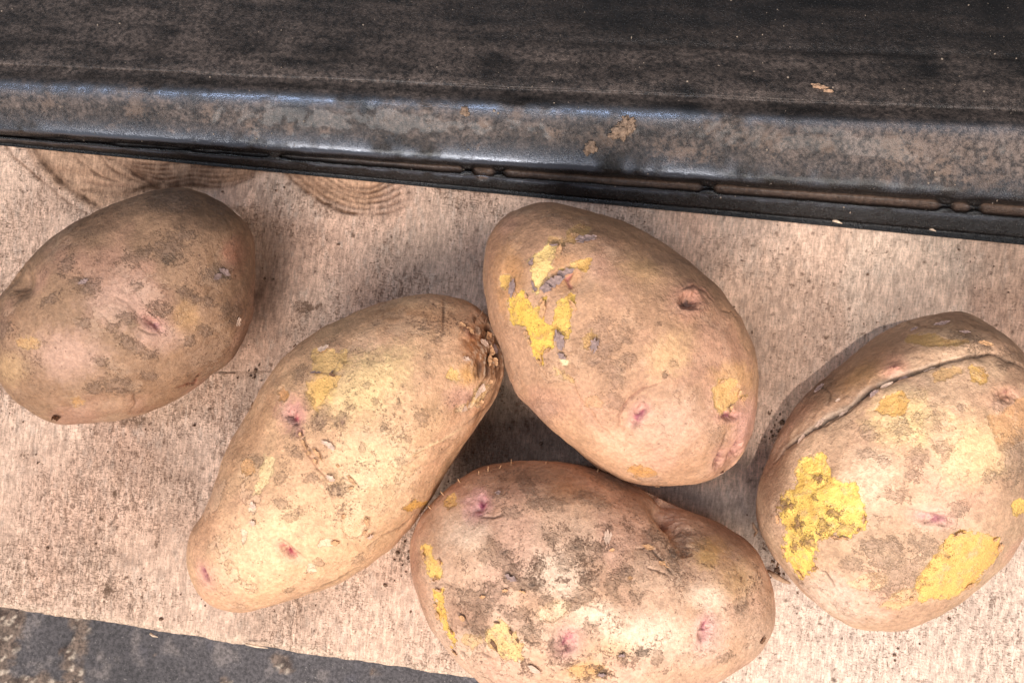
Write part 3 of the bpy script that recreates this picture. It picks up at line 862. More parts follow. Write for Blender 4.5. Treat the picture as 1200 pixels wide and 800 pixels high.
    for t_ in ((55, 120, 18, 14, 0.5), (158, 118, 14, 22, 0.6), (190, 118, 18, 10, 0.35), (246, 132, 15, 15, 0.65), (298, 149, 13, 12, 0.8), (340, 153, 9, 7, 0.55), (382, 155, 10, 6, 0.6),
               (202, 153, 6, 5, 0.7), (220, 153, 5, 4, 0.7), (130, 148, 9, 6, 0.4), (460, 133, 16, 20, 0.35), (565, 145, 14, 11, 0.7), (648, 155, 9, 10, 0.7), (800, 180, 36, 15, 0.8, 8),
               (605, 135, 13, 9, 0.55), (658, 133, 10, 7, 0.5), (730, 150, 14, 12, 0.5), (838, 148, 20, 10, 0.3), (905, 178, 8, 14, 0.5), (970, 170, 10, 14, 0.55), (1048, 165, 22, 26, 0.55),
               (1066, 180, 10, 12, 0.8), (1112, 202, 15, 9, 0.85), (1130, 175, 20, 14, 0.45), (1160, 190, 10, 12, 0.5), (935, 207, 6, 6, 0.4), (1040, 208, 8, 7, 0.5), (1080, 180, 60, 30, 0.28),
               (900, 160, 50, 20, 0.2), (225, 205, 40, 4, 0.5, 5), (560, 170, 3, 8, 0.7), (20, 105, 30, 12, 0.3), (1150, 215, 40, 12, 0.3), (700, 165, 30, 14, 0.25)):
        splash(*t_)
    V0 = P.copy(); Fq = grid_faces(nu, nv)
    N = vert_normals(V0, Fq)
    if N[:, 2].mean() < 0: N = -N; Fq = Fq[:, ::-1]
    wb = np.clip(0.80+0.9*fbm(P, 60, 3, 81)+0.5*fbm(P, 300, 2, 82), 0, 1)
    bend_sheen = np.clip(np.exp(-((ST-11.6)/0.8)**2) + np.exp(-((ST-15.3)/0.9)**2) + np.exp(-((ST-3.6)/0.5)**2), 0, 1)*wb*(1-0.65*sstep(760, 1000, px))  # bend highlights painted in as a smoother, greyer, part-metal band
    P = P + N*(disp*(1-0.6*bend_sheen))[:, None]
    # closed underside a little below, so the metal has thickness
    U = P - N*0.0012
    U[:, 2] = np.where(ST < 1.2, 0.0010 - 0.0004, U[:, 2])
    n = len(P)
    step_u = 8
    ring = np.concatenate([np.arange(nu)*nv, (nu-1)*nv+np.arange(1, nv), (np.arange(nu-1)[::-1])*nv+nv-1, np.arange(1, nv-1)[::-1]])
    Ur = U[ring]; k = np.arange(len(ring)); m_ = len(ring)
    sk = np.stack([ring[k], ring[(k+1) % m_], n+(k+1) % m_, n+k], 1)
    V = np.concatenate([P, Ur]); C = np.concatenate([c, c[ring]])
    bend_sheen = np.concatenate([bend_sheen, np.zeros(m_)])
    wet = np.concatenate([np.clip(film*1.6+gr, 0, 1), np.zeros(m_)])
    m, nt = new_mat('black_dusty_metal')
    tc = node(nt, 'ShaderNodeTexCoord').outputs['Object']
    a = nt.nodes.new('ShaderNodeAttribute'); a.attribute_name = 'skin_colour'
    d = nt.nodes.new('ShaderNodeAttribute'); d.attribute_name = 'dusty'
    n_1 = noise_node(nt, tc, 900, 4, 0.7); n_2 = noise_node(nt, tc, 2400, 2, 0.6); n_3 = noise_node(nt, tc, 300, 4, 0.6)
    M = lambda op, x, y: math_node(nt, op, x, y)
    cc = mul_color(nt, a.outputs['Color'], ramp(nt, n_1, 0.3, 0.7), 0.60, 1.45)
    n_4 = noise_node(nt, tc, 520, 6, 0.72)
    fm = M('MULTIPLY', attr(nt, 'film'), M('MULTIPLY', ramp(nt, n_4, 0.34, 0.64, 0.25, 1.9), ramp(nt, n_1, 0.3, 0.7, 0.6, 1.4)))
    cc = mixc(nt, cc, lin(122, 104, 94), fm)
    sf = M('ADD', attr(nt, 'splash'), M('MULTIPLY', M('SUBTRACT', n_4, 0.5), 1.5))
    sp_ = M('MULTIPLY', ramp(nt, sf, 0.40, 0.86), attr(nt, 'splash_amount'))
    cc = mixc(nt, cc, lin(124, 101, 86), sp_)
    sp = ramp(nt, n_2, 0.66, 0.71)
    cc = mixc(nt, cc, lin(160, 146, 134), math_node(nt, 'MULTIPLY', sp, 0.40))  # tiny glints of the grainy metal painted as pale specks
    r = ramp(nt, n_3, 0.3, 0.7, 0.20, 0.36)
    r = math_node(nt, 'ADD', r, math_node(nt, 'MULTIPLY', d.outputs['Fac'], 0.22))
    sheen = attr(nt, 'bend_sheen'); r = math_node(nt, 'ADD', math_node(nt, 'MULTIPLY', r, math_node(nt, 'SUBTRACT', 1.0, math_node(nt, 'MULTIPLY', sheen, 0.75))), 0.02)
    cc = mixc(nt, cc, lin(108, 112, 122), math_node(nt, 'MULTIPLY', sheen, 0.8))  # blue-grey of the bend highlights put into the base colour
    bs = math_node(nt, 'SUBTRACT', 1.0, math_node(nt, 'MULTIPLY', sheen, 0.88))
    hh = math_node(nt, 'MULTIPLY', math_node(nt, 'ADD', n_1, n_2), bs)
    pr = finish(nt, cc, r, bump(nt, hh, 0.00045, 0.9), spec=0.42, Coat_Weight=0.12, Coat_Roughness=0.12)
    nt.links.new(M('MULTIPLY', sheen, 0.6), pr.inputs['Metallic'])
    o = link('metal_rim', make_mesh('metal_rim', V, np.concatenate([Fq, sk]), C, dict(dusty=wet, bend_sheen=bend_sheen, film=np.concatenate([film, film[ring]]), splash=np.concatenate([spl, spl[ring]]), splash_amount=np.concatenate([spk, spk[ring]]))), m)
    o['label'] = 'black dusty metal rim with a grooved lip lying over the far edge of the board'; o['category'] = 'metal rim'
    return P, px, py, N

def clump(name, P, N, size, stretch, mat, label, cat, seed, group=None, parent=None):
    N1 = 14
    t = cube_small
    V = t[0]*1.0
    n = fbm(V, 1.6, 3, seed); n2 = fbm(V, 5, 2, seed+1)
    R = size*(1+0.45*n+0.2*n2)
    V = V*R[:, None]*np.array(stretch)[None]
    V[:, 2] += size*stretch[2]*0.55
    me = make_mesh(name, V, t[1])
    o = link(name, me, mat, parent); o.location = Vector(P)
    o.rotation_euler = Vector(N).to_track_quat('Z', 'Y').to_euler()
    if not parent: o['label'] = label; o['category'] = cat
    if group: o['group'] = group
    return o
cube_small = cube_sphere(14, 1.0)

build_ground()
build_board()
RIM_P, RIM_X, RIM_Y, RIM_N = build_rim()

SKIN = potato_material()
MUD = simple_mat('dried_mud', lin(136, 112, 94), 0.9, 700, 0.35, 0.0006, 0.2)
STRAW = simple_mat('plant_scrap', lin(176, 140, 112), 0.8, 900, 0.25, 0.0003, 0.3)
F_GREY = simple_mat('grey_skin_flake', lin(142, 116, 108), 0.75, 1100, 0.28, 0.0003)
F_PALE = simple_mat('pale_skin_flake', lin(194, 162, 140), 0.65, 1100, 0.2, 0.0002)
F_TAN = simple_mat('tan_skin_flake', lin(186, 140, 100), 0.7, 1100, 0.3, 0.0003)
F_BROWN = simple_mat('brown_skin_flake', lin(118, 82, 58), 0.75, 1100, 0.3, 0.0003)

# ------------------------------------------------------------------ potato A: brown, cut by the left side of the picture
p = Potato('potato', [(200,221),(238,227),(272,248),(293,269),(301,305),(301,337),(293,380),(276,414),(251,439),(212,463),(170,482),(132,494),(85,498),(55,494),(25,473),(0,446),(-14,412),(-16,380),(-4,350),(12,330),(34,300),(58,280),(85,263),(119,247),(161,229)],
           0.0305, 'brownest and dirtiest potato, partly cut off at the left', lin(162, 124, 96), lin(144, 110, 84), 101, dirtiness=0.85, speck=1.1, scuff=0.7)
for a in ((140, 352, 50, 34, -20), (80, 415, 50, 36, 0), (185, 395, 34, 22, 0)): p.tint(lin(192, 150, 128), 0.75, *a)
p.tint(lin(206, 164, 116), 0.4, 13, 432, 26, 22); p.tint(lin(198, 150, 100), 0.5, 217, 370, 20, 22); p.tint(lin(170, 104, 84), 0.5, 275, 297, 18, 26)
p.tint(lin(104, 78, 60), 0.85, 225, 244, 80, 32, 20); p.tint(lin(116, 88, 70), 0.5, 130, 260, 60, 16, -25); p.tint(lin(112, 82, 64), 0.55, 286, 310, 16, 60, 0); p.tint(lin(122, 90, 70), 0.5, 240, 420, 40, 26, -30)  # upper and right edges toned down, shading painted into the skin
p.dirts([(198,293,20,17),(103,336,13,9),(77,312,12,7,-50),(204,235,26,12),(140,452,20,9,10),(4,384,8,12),(217,343,7,6),(244,354,8,6),(272,367,12,12),(190,362,16,8,20),(150,402,14,7,30),(120,425,8,5,20),(150,372,9,7),(165,410,20,6,25),(222,400,6,6),(240,388,6,6),(110,455,10,6),(252,323,14,9),(90,330,8,5),(262,240,18,9,30),(165,300,22,8,-20),(60,350,12,5,-40),(215,275,12,6),(130,385,7,4),(100,378,6,4),(175,440,8,4),(230,350,5,4),(160,335,6,4)], k=0.58)
p.dirts([(103,337,9,6),(257,322,12,7),(198,300,12,10)], colr=lin(92,76,64), k=0.8)
p.eye(180, 380, 13, 5, 35, 0.0012, core=lin(150, 92, 96), hk=0.6, hr=2.0)
p.spot_peel(34, 401, 13, 6, 5, colr=lin(208, 166, 98), k=0.75); p.spot_peel(91, 471, 6, 4, colr=lin(206, 158, 88), k=0.7)
p.dent(26, 334, 14, 22, 30, 0.0030); p.dent(180, 380, 50, 14, 30, 0.0012); p.dent(130, 470, 50, 10, -5, 0.0012); p.dent(220, 300, 40, 30, 0, -0.0008); p.dent(70, 380, 40, 30, 0, -0.0010)
p.crease([(118,457),(145,455),(158,463),(159,474),(152,484)], 1.5, 0.0005); p.crease([(12,340),(24,332),(34,308)], 3, 0.0008, k=0.5)
p.crease([(172,362),(183,372),(192,384)], 1.4, 0.0006, k=0.7); p.crease([(160,385),(175,392),(188,391)], 1.2, 0.0004)
p.crease([(130,345),(150,356),(165,372)], 1.2, 0.0003, k=0.4); p.crease([(205,455),(228,448),(236,436)], 1.6, 0.0005, colr=lin(120,58,40), k=0.7)
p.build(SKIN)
for t in ((276,251,6,4,30,F_PALE),(278,377,4,7,10,F_PALE),(263,319,9,4,20,F_GREY),(255,324,7,4,-30,F_GREY),(232,441,6,3,-60,F_BROWN),(98,331,6,3,-20,F_GREY)): flake(p, *t)
flake(p, 66, 488, 5, 8, 10, F_BROWN, curl=1.4, name='sprout_stub', thick=0.0008)
PA = p

# potato B: long yellow one
p = Potato('potato', [(500,346),(540,352),(568,376),(588,398),(592,420),(588,450),(574,482),(546,520),(522,560),(496,600),(458,642),(420,670),(362,696),(315,713),(275,719),(245,706),(225,682),(218,650),(224,622),(240,598),(253,560),(276,510),(300,465),(340,415),(385,380),(425,360),(465,349)],
           0.0318, 'long yellowish potato with a frayed knob at its upper end', lin(214, 168, 128), lin(200, 154, 118), 203, mottled=0.6, speck=0.7, dirtiness=0.30, scuff=1.0)
p.tint(lin(226, 190, 146), 0.7, 310, 640, 70, 50, -30); p.tint(lin(236, 198, 140), 0.7, 430, 450, 70, 40, -30); p.tint(lin(232, 196, 150), 0.6, 440, 550, 60, 60)
p.tint(lin(228, 176, 92), 0.75, 375, 455, 18, 30, 20); p.tint(lin(228, 180, 100), 0.6, 390, 425, 22, 12)
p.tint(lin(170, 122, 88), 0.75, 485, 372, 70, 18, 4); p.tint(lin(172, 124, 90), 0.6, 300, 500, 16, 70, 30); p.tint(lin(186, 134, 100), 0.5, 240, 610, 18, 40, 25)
p.tint(lin(196, 136, 122), 0.8, 342, 484, 20, 28, 10); p.tint(lin(200, 148, 128), 0.6, 545, 465, 26, 20); p.tint(lin(178, 122, 82), 0.6, 560, 500, 20, 50, 30)
p.tint(lin(160, 96, 50), 0.85, 560, 410, 20, 34, -20); p.tint(lin(214, 156, 84), 0.6, 548, 440, 16, 16); p.tint(lin(204, 150, 126), 0.5, 243, 678, 16, 24, -10)
p.dirts([(505,382,14,7),(375,492,9,16,20),(402,491,6,9,20),(392,493,4,5),(495,490,7,8),(411,477,5,4),(382,478,4,4),(360,470,6,10),(350,440,6,10,30),(430,452,4,3),(466,475,4,3),(450,500,3,4),(425,525,4,4),(478,515,3,3),(440,470,3,3),(345,505,7,10),(500,420,4,4),(512,400,6,4),(345,530,12,5,30),(330,590,10,5),(340,605,8,4),(352,598,6,3),(365,560,7,4),(395,575,10,6),(470,540,6,4),(500,440,3,3),(330,560,6,6),(300,540,8,6),(375,660,6,3),(340,690,6,2,-20),(420,655,8,3,-30)], k=0.44)
p.dirts([(375,492,6,12,20),(402,493,4,6,20),(339,492,5,5)], colr=lin(120,92,84), k=0.75)
p.dust_specks(430, 500, 110, 90, 0.7); p.dust_specks(330, 600, 60, 40, 0.5); p.dust_specks(400, 590, 60, 30, 0.6); p.dust_specks(520, 380, 50, 30, 0.8); p.dust_specks(560, 460, 40, 50, 0.8)
p.eye(337, 647, 14, 5, 38, 0.0014, core=lin(160, 40, 60), hk=0.5, hr=1.8); p.crease([(322,627),(335,637),(352,652),(364,662)], 1.3, 0.0006, k=0.5)
p.eye(240, 672, 10, 3.5, 62, 0.0016, core=lin(130, 60, 80), hk=0.5); p.eye(342, 488, 10, 6, 60, 0.0010, core=lin(170, 70, 76), hk=0.3); p.eye(350, 506, 4, 3, 60, 0.0006, core=RED)
p.peel([(370,409),(392,410),(398,420),(388,438),(366,436)], lin(232, 190, 110), mottle=0.1); p.spot_peel(402, 418, 6, 7, colr=lin(230,190,110)); p.peel([(360,450),(385,440),(398,443),(385,460),(372,482),(362,470)], lin(230, 184, 96), k=0.7, mottle=0.1)
p.peel([(310,533),(320,535),(317,552),(309,575),(299,578),(305,555)], lin(240, 210, 136), mottle=0.05); p.spot_peel(292, 547, 7, 8, colr=lin(216,168,104))
for t in ((296,596,5,6),(286,628,4,9),(366,666,5,4)): p.spot_peel(*t, colr=lin(232, 204, 148), mottle=0.0)
p.peel([(404,592),(420,586),(429,602),(430,618),(420,631),(406,630),(402,610)], lin(228, 192, 130), mottle=0.05); p.spot_peel(383, 635, 10, 4, colr=lin(230, 200, 142), mottle=0)
p.spot_peel(532, 440, 10, 8, 10, colr=lin(236,196,110)); p.spot_peel(563, 460, 14, 6, -60, colr=lin(214,180,112)); p.spot_peel(549, 478, 13, 4, -20, colr=lin(222,190,130)); p.spot_peel(487, 592, 16, 4, -15, colr=lin(226,176,84)); p.spot_peel(330, 462, 6, 8, colr=lin(214,160,96))
p.crease([(520,349),(521,368),(518,392)], 1.3, 0.0005, colr=lin(70,42,28), k=0.9); p.crease([(450,547),(490,528),(520,515),(545,500)], 1.3, -0.0003, colr=lin(238,206,156), k=0.6)
p.crease([(345,505),(356,525),(372,548),(388,566)], 1.3, 0.0004, colr=lin(150,100,80), k=0.5); p.crease([(430,640),(470,618),(500,590)], 1.4, 0.0004, k=0.5); p.crease([(335,704),(375,690),(415,668),(436,652)], 1.3, 0.0005, k=0.5)
p.crease([(565,500),(558,515),(548,528)], 2.2, 0.0007, colr=lin(130,74,44), k=0.7); p.crease([(588,440),(578,470),(560,490),(545,498)], 2.0, 0.0008, k=0.7); p.crease([(395,570),(402,560),(416,566)],1.2,0.0003)
p.dent(345, 490, 26, 34, 20, 0.0014); p.dent(400, 560, 16, 60, -35, 0.0012); p.dent(340, 650, 34, 12, 35, 0.0014); p.dent(548, 480, 20, 26, 20, 0.0012); p.dent(440, 440, 50, 30, -30, -0.0010)
# frayed, corky knob
i = p.box(575, 412, 575, 412, 60); d = np.hypot((p.px[i]-574)/26, (p.py[i]-414)/42); m = (1-sstep(0.4, 1.3, d+0.3*p.w1[i]))*p.vis[i]
Q = p.q[i]*np.array([1.0, 0.35, 1.0]); rg = 1.2*fbm(Q, 260, 5, 90, 0.7); rg = 0.45 - np.abs(rg)*1.1; p.disp[i] += m*(0.0016*rg + 0.0004)
p.col[i] = mix(p.col[i], lin(118, 78, 50), 0.85*m); p.col[i] = mix(p.col[i], lin(206, 176, 148), 0.75*m*sstep(0.28, 0.42, rg)); p.col[i] = mix(p.col[i], lin(60, 36, 24), 0.85*m*sstep(-0.1, 0.4, -rg))
for (x, y, r) in ((556, 470, 12), (540, 478, 9), (548, 392, 10)):
    i = p.box(x, y, x, y, 30); d = np.hypot(p.px[i]-x, p.py[i]-y)/r; m = (1-sstep(0.3, 1.4, d+0.3*p.w2[i]))*p.vis[i]; rg = fbm(p.q[i], 400, 3, 92)
    p.disp[i] += 0.0008*m*rg; p.col[i] = mix(p.col[i], lin(130, 84, 66), 0.7*m*sstep(-0.1, 0.4, rg))
p.build(SKIN)
for t in ((380,409,9,5,10,F_PALE),(385,521,9,4,30,F_PALE),(412,563,7,3,50,F_TAN),(372,532,9,3,50,F_TAN),(393,635,5,5,0,F_TAN),(434,628,4,7,10,F_PALE),(297,592,4,5,0,F_PALE),(296,612,4,5,10,F_PALE),(346,406,3,5,60,F_BROWN),(297,474,3,4,60,F_BROWN),(387,560,6,4,30,F_PALE),
          (562,458,5,11,25,F_PALE),(549,478,9,4,-25,F_PALE),(572,395,6,5,-40,F_TAN),(580,408,7,4,60,F_GREY),(566,404,6,4,20,F_PALE),(572,422,7,4,110,F_TAN),(555,376,6,3,-60,F_BROWN),(545,420,5,3,10,F_PALE),(390,440,5,2,30,F_BROWN)): flake(p, *t)
hairs(p, [(586,400,-60,9),(588,410,-20,8),(589,420,0,7),(584,392,-80,8),(560,372,-50,12),(568,380,-70,10),(578,388,-30,9),(575,400,-140,9),(582,425,60,8),(556,430,120,8),(570,410,200,8)], F_BROWN)
curls(p, [(404,592),(420,586),(429,602),(430,618),(420,631),(402,610)], 4, F_TAN, 13, 4); curls(p, [(366,409),(392,410),(398,420),(388,438),(366,436)], 3, F_GREY, 14, 4)
curls(p, [(345,500),(360,528),(380,555),(400,575),(420,570),(390,540)], 8, F_TAN, 15, 4); curls(p, [(540,380),(570,400),(580,430),(565,470),(550,500)], 10, F_TAN, 16, 5)
PB = p

# ------------------------------------------------------------------ potato C: upper middle, vivid yellow peeled patch
p = Potato('potato', [(638,233),(668,238),(703,250),(749,268),(790,294),(827,321),(855,352),(876,388),(888,425),(890,460),(886,497),(874,530),(846,556),(809,569),(775,572),(744,568),(710,553),(679,528),(647,502),(619,477),(601,451),(588,412),(574,376),(567,336),(568,299),(578,271),(601,248)],
           0.0335, 'smooth brown potato with a ragged vivid yellow bare patch and purple eyes', lin(194, 148, 114), lin(178, 134, 104), 307, speck=0.35, dirtiness=0.25)
p.tint(lin(152, 112, 82), 0.75, 690, 258, 90, 22, 22); p.tint(lin(156, 116, 88), 0.6, 830, 340, 60, 24, 50); p.tint(lin(194, 138, 88), 0.7, 597, 330, 20, 50, 0); p.tint(lin(160, 114, 80), 0.5, 580, 300, 12, 50)  # shaded upper edge painted darker; the orange left flank is skin colour
p.tint(lin(218, 172, 124), 0.7, 783, 418, 36, 28, -30); p.tint(lin(206, 160, 112), 0.5, 752, 315, 32, 18, 20); p.tint(lin(208, 164, 138), 0.6, 790, 500, 70, 44, -20); p.tint(lin(216, 172, 140), 0.5, 720, 520, 50, 20, 40); p.tint(lin(206, 158, 100), 0.5, 860, 440, 30, 20); p.tint(lin(212, 160, 146), 0.6, 872, 500, 18, 40, 20)
p.tint(lin(204, 160, 128), 0.5, 610, 420, 20, 40, -30)
p.dirts([(712,402,34,13,-42),(700,385,20,9,-30),(712,432,20,9,20),(694,425,9,6),(737,420,7,5),(790,425,4,4),(640,479,12,8,40),(632,485,18,6,45),(722,448,12,7),(655,290,10,7),(840,512,12,8,-50),(760,560,16,5,15),(660,262,18,6,20),(720,470,14,7,40)], k=0.45, hard=0.5, colr=lin(148,116,98))
p.dirts([(695,425,5,3),(780,440,3,3),(735,400,5,3),(772,380,3,2),(708,409,12,4,-40)], k=0.6)
E = lambda L: [(560+x/4, 250+y/4) for x, y in L]
p.tint(lin(204, 146, 96), 0.5, 660, 320, 30, 24)
p.peel(E([(250,230),(275,190),(330,150),(370,155),(378,185),(350,215),(340,245),(355,260),(330,300),(300,340),(280,368),(262,350),(250,300)]), lin(240, 206, 116), mottle=0.1)
p.peel(E([(150,430),(170,395),(215,370),(240,400),(265,440),(300,420),(315,400),(300,470),(320,510),(365,530),(350,600),(330,640),(300,660),(295,700),(270,680),(245,600),(215,530),(160,515),(140,480)]), lin(232, 192, 78), mottle=0.45)
p.peel(E([(370,420),(400,400),(430,375),(460,380),(455,430),(440,460),(440,540),(420,590),(400,575),(390,540),(345,545),(340,525),(362,500),(365,450)]), lin(226, 186, 82), mottle=0.5)
p.peel(E([(105,300),(125,283),(152,295),(150,330),(130,362),(110,340)]), lin(228, 184, 92), mottle=0.1)
p.peel(E([(470,230),(500,215),(532,218),(525,240),(495,258),(472,250)]), lin(220, 174, 88), mottle=0.3); p.peel(E([(385,260),(460,225),(455,250),(400,290),(380,290)]), lin(224, 184, 100), mottle=0.2)
p.peel(E([(425,90),(470,65),(520,75),(500,110),(450,140),(420,130)]), lin(206, 166, 92), k=0.7); p.peel(E([(490,590),(540,545),(560,570),(530,610),(515,645),(490,630)]), lin(206, 164, 88), k=0.85, mottle=0.6)
p.peel(E([(380,690),(410,670),(430,690),(420,715),(395,710)]), lin(236,206,140), mottle=0); p.peel(E([(365,730),(400,745),(440,785),(455,812),(420,800),(385,775)]), lin(222,184,112), k=0.8); p.peel(E([(335,115),(380,118),(415,130),(410,150),(345,145)]), lin(208,166,96), k=0.75)
p.peel([(837,455),(843,448),(864,444),(866,460),(872,464),(862,470),(850,483),(839,478)], lin(222, 180, 104), mottle=0.15); p.spot_peel(753, 551, 17, 6, 12, colr=lin(206,150,72), k=0.8); p.spot_peel(697, 472, 11, 7, 10, colr=lin(206,160,98), k=0.5)
p.eye(807, 354, 11, 8, 0, 0.0027, core=lin(86, 56, 44), halo=lin(190, 128, 110), hk=0.7, ck=0.95, hr=2.6, lift=0.7); p.crease([(797,340),(812,335),(828,342),(836,354)], 2, 0.0005, colr=lin(150,96,80), k=0.5)
p.eye(750, 485, 14, 6, -58, 0.0013, core=lin(150, 62, 88), halo=lin(206, 144, 136), hk=0.6, hr=1.7, lift=0.0); p.crease([(726,504),(726,488),(735,470),(750,457),(776,447)], 1.4, 0.0006, colr=lin(140,96,78), k=0.7)
p.eye(853, 487, 11, 5, 0, 0.0018, core=lin(136, 80, 86), halo=lin(190, 130, 118), hk=0.6); p.eye(843, 539, 13, 5, -68, 0.0020, core=lin(132, 84, 80), halo=lin(192,138,124)); p.eye(862, 528, 13, 5, -62, 0.0022, core=lin(128, 78, 80), halo=lin(192,138,124))
p.crease([(665,438),(680,470),(698,492),(722,518)], 1.8, 0.0005, colr=lin(176,124,92), k=0.5); p.crease([(835,548),(846,522),(853,505)], 1.6, 0.0006, k=0.5)
p.dent(720, 400, 30, 60, 40, 0.0010); p.dent(612, 430, 16, 40, -20, 0.0012); p.dent(664, 330, 24, 18, 0, 0.0012); p.dent(735, 490, 14, 40, 20, 0.0008); p.dent(856, 540, 12, 24, 25, 0.0012)
p.crease([(672,318),(664,326),(668,338)], 3, 0.0010, colr=lin(160,84,88), k=0.7); p.crease([(846,362),(858,366),(866,376)], 1.2, 0.0005, k=0.5)
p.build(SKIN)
for t in ((648,331,15,7,-22,F_GREY,0.8),(660,320,13,5,-30,F_GREY,1.0),(640,338,8,6,10,F_GREY),(687,281,12,6,-22,F_GREY,0.6),(601,337,6,10,10,F_GREY,0.1),(657,398,6,12,-12,F_GREY,0.4),(655,297,4,10,20,F_TAN),(659,417,6,5,30,F_GREY),(696,404,5,9,20,F_GREY),(637,362,4,10,15,F_TAN),(671,358,3,8,-30,F_TAN),(674,276,5,3,20,F_TAN),(870,467,5,3,10,F_TAN),(850,560,3,5,0,F_PALE),(771,568,3,3,0,F_TAN)): flake(p, *t)
curls(p, E([(150,430),(170,395),(215,370),(240,400),(265,440),(300,420),(315,400),(300,470),(320,510),(350,600),(330,640),(300,660),(295,700),(270,680),(245,600),(215,530),(160,515),(140,480)]), 8, F_TAN, 3)
curls(p, E([(250,230),(275,190),(330,150),(370,155),(378,185),(350,215),(340,245),(300,340),(280,368),(262,350),(250,300)]), 5, F_GREY, 4, 4)
curls(p, [(837,455),(843,448),(864,444),(866,460),(862,470),(850,483),(839,478)], 3, F_TAN, 5, 4)
PC = p

# ------------------------------------------------------------------ potato D: bottom, speckled, two-lobed
p = Potato('potato', [(635,540),(597,542),(560,552),(530,570),(507,590),(490,614),(480,640),(479,669),(488,702),(507,740),(535,777),(562,799),(600,820),(650,832),(710,836),(780,826),(835,802),(870,782),(893,762),(905,735),(909,705),(906,680),(898,655),(882,638),(858,618),(830,603),(798,592),(770,580),(740,567),(710,552),(672,543)],
           0.0325, 'heavily speckled pinkish potato at the bottom with a cleft on its right shoulder', lin(206, 166, 138), lin(190, 148, 118), 411, speck=1.0, dirtiness=0.5, scuff=1.0)
for a in ((548, 625, 34, 26, -10), (655, 675, 44, 30, 20), (828, 698, 28, 18, 0), (760, 745, 60, 30, 0), (700, 720, 40, 20)): p.tint(lin(232, 198, 170), 0.7, *a)
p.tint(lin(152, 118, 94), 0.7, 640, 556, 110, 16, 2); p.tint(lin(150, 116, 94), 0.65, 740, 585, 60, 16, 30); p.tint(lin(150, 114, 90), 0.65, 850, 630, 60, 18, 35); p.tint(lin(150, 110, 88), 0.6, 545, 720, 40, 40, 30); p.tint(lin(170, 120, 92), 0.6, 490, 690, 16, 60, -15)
p.tint(lin(170, 122, 86), 0.6, 661, 574, 26, 16); p.tint(lin(206, 160, 96), 0.7, 831, 648, 24, 20); p.tint(lin(214, 172, 120), 0.5, 860, 680, 30, 26); p.tint(lin(206, 154, 92), 0.6, 690, 786, 30, 16); p.tint(lin(210,168,120),0.5,720,760,30,14)
p.tint(lin(214, 156, 150), 0.6, 560, 592, 20, 26, 15); p.tint(lin(208, 168, 156), 0.4, 830, 745, 26, 34)
big = [(674,646,13,13),(699,646,9,11),(661,661,10,8,20),(631,665,5,8),(733,674,13,10,60),(687,693,12,16,20),(674,706,12,6,-30),(744,699,8,6),(614,684,27,9,15),(598,668,12,9,30),(590,655,10,16,-20),(569,650,9,8),(579,639,10,6,30),(618,569,7,17,-30),(586,578,7,6),(695,588,18,8,15),(789,657,7,15,10),(807,631,20,11,20),(729,771,5,8),(770,770,6,11,10),(620,742,12,8,30),(560,706,26,14,30),(867,710,9,9),(716,566,22,5,20),(644,630,10,8,40),(718,690,16,6,70),(605,720,16,8),(655,760,8,10),(690,735,7,7),(640,705,8,6),(560,735,10,12),(580,690,16,10),(765,625,9,5,30),(850,770,8,4,-30),(600,600,14,5),(640,590,20,6)]
p.dirts(big, k=0.56, colr=lin(140, 111, 90))
p.dirts([(753,764,8,5),(706,788,7,6),(620,685,14,6,10),(790,650,5,8),(675,643,6,6),(733,670,6,6),(590,650,5,8)], colr=lin(90, 74, 64), k=0.75, raise_=0.0004)
p.dust_specks(680, 650, 150, 60, 0.8); p.dust_specks(560, 700, 80, 60, 0.6); p.dust_specks(870, 680, 30, 50, 0.7); p.dust_specks(680, 780, 120, 30, 0.6)
Dq = lambda L: [(470+x/2.667, 530+y/2.667) for x, y in L]
p.peel(Dq([(65,300),(90,290),(105,330),(130,350),(130,390),(100,395),(75,340)]), lin(238, 196, 96), mottle=0.1); p.peel(Dq([(100,430),(130,430),(135,480),(155,550),(175,590),(160,600),(130,540),(110,480)]), lin(236, 190, 84), mottle=0.15)
p.peel(Dq([(265,560),(290,530),(325,530),(350,570),(380,600),(370,650),(320,640),(265,590)]), lin(228, 192, 108), k=0.85, mottle=0.5, depth=0.0002); p.peel(Dq([(430,490),(480,460),(530,470),(510,510),(470,530),(430,520)]), lin(232,200,140), k=0.85, mottle=0.2)
p.spot_peel(528, 588, 6, 9, 15, colr=lin(230,186,100)); p.spot_peel(553, 750, 12, 9, 20, colr=lin(214,174,96), k=0.6); p.spot_peel(684, 786, 22, 7, -10, colr=lin(206,158,84), k=0.6, mottle=0.7); p.spot_peel(645, 718, 14, 10, colr=lin(226,190,130), k=0.5)
p.eye(565, 592, 13, 5, -72, 0.0010, core=lin(176, 84, 108), halo=lin(212,154,148), hk=0.5, hr=1.8); p.eye(664, 753, 14, 9, -60, 0.0020, core=lin(160, 78, 96), halo=lin(206,146,140), hk=0.7, hr=1.9); p.eye(825, 738, 15, 6, -75, 0.0018, core=lin(156, 70, 92), halo=lin(206,150,142), hk=0.7, hr=2.0)
p.dent(778, 600, 26, 14, 55, 0.0045); p.dent(800, 640, 18, 40, -20, 0.0016); p.dent(700, 600, 60, 30, 10, -0.0012); p.dent(560, 640, 30, 40, 0, -0.0010); p.dent(610, 720, 40, 20, 30, 0.0012); p.dent(850, 690, 30, 40, 0, -0.0012); p.dent(690, 740, 20, 30, 0, 0.0010)
p.eye(781, 604, 7, 4, 40, 0.0020, core=lin(120, 40, 40), halo=lin(160,100,80)); p.crease([(770,592),(784,606),(800,628),(806,650)], 9, 0.0022, colr=lin(140,100,80), k=0.25)
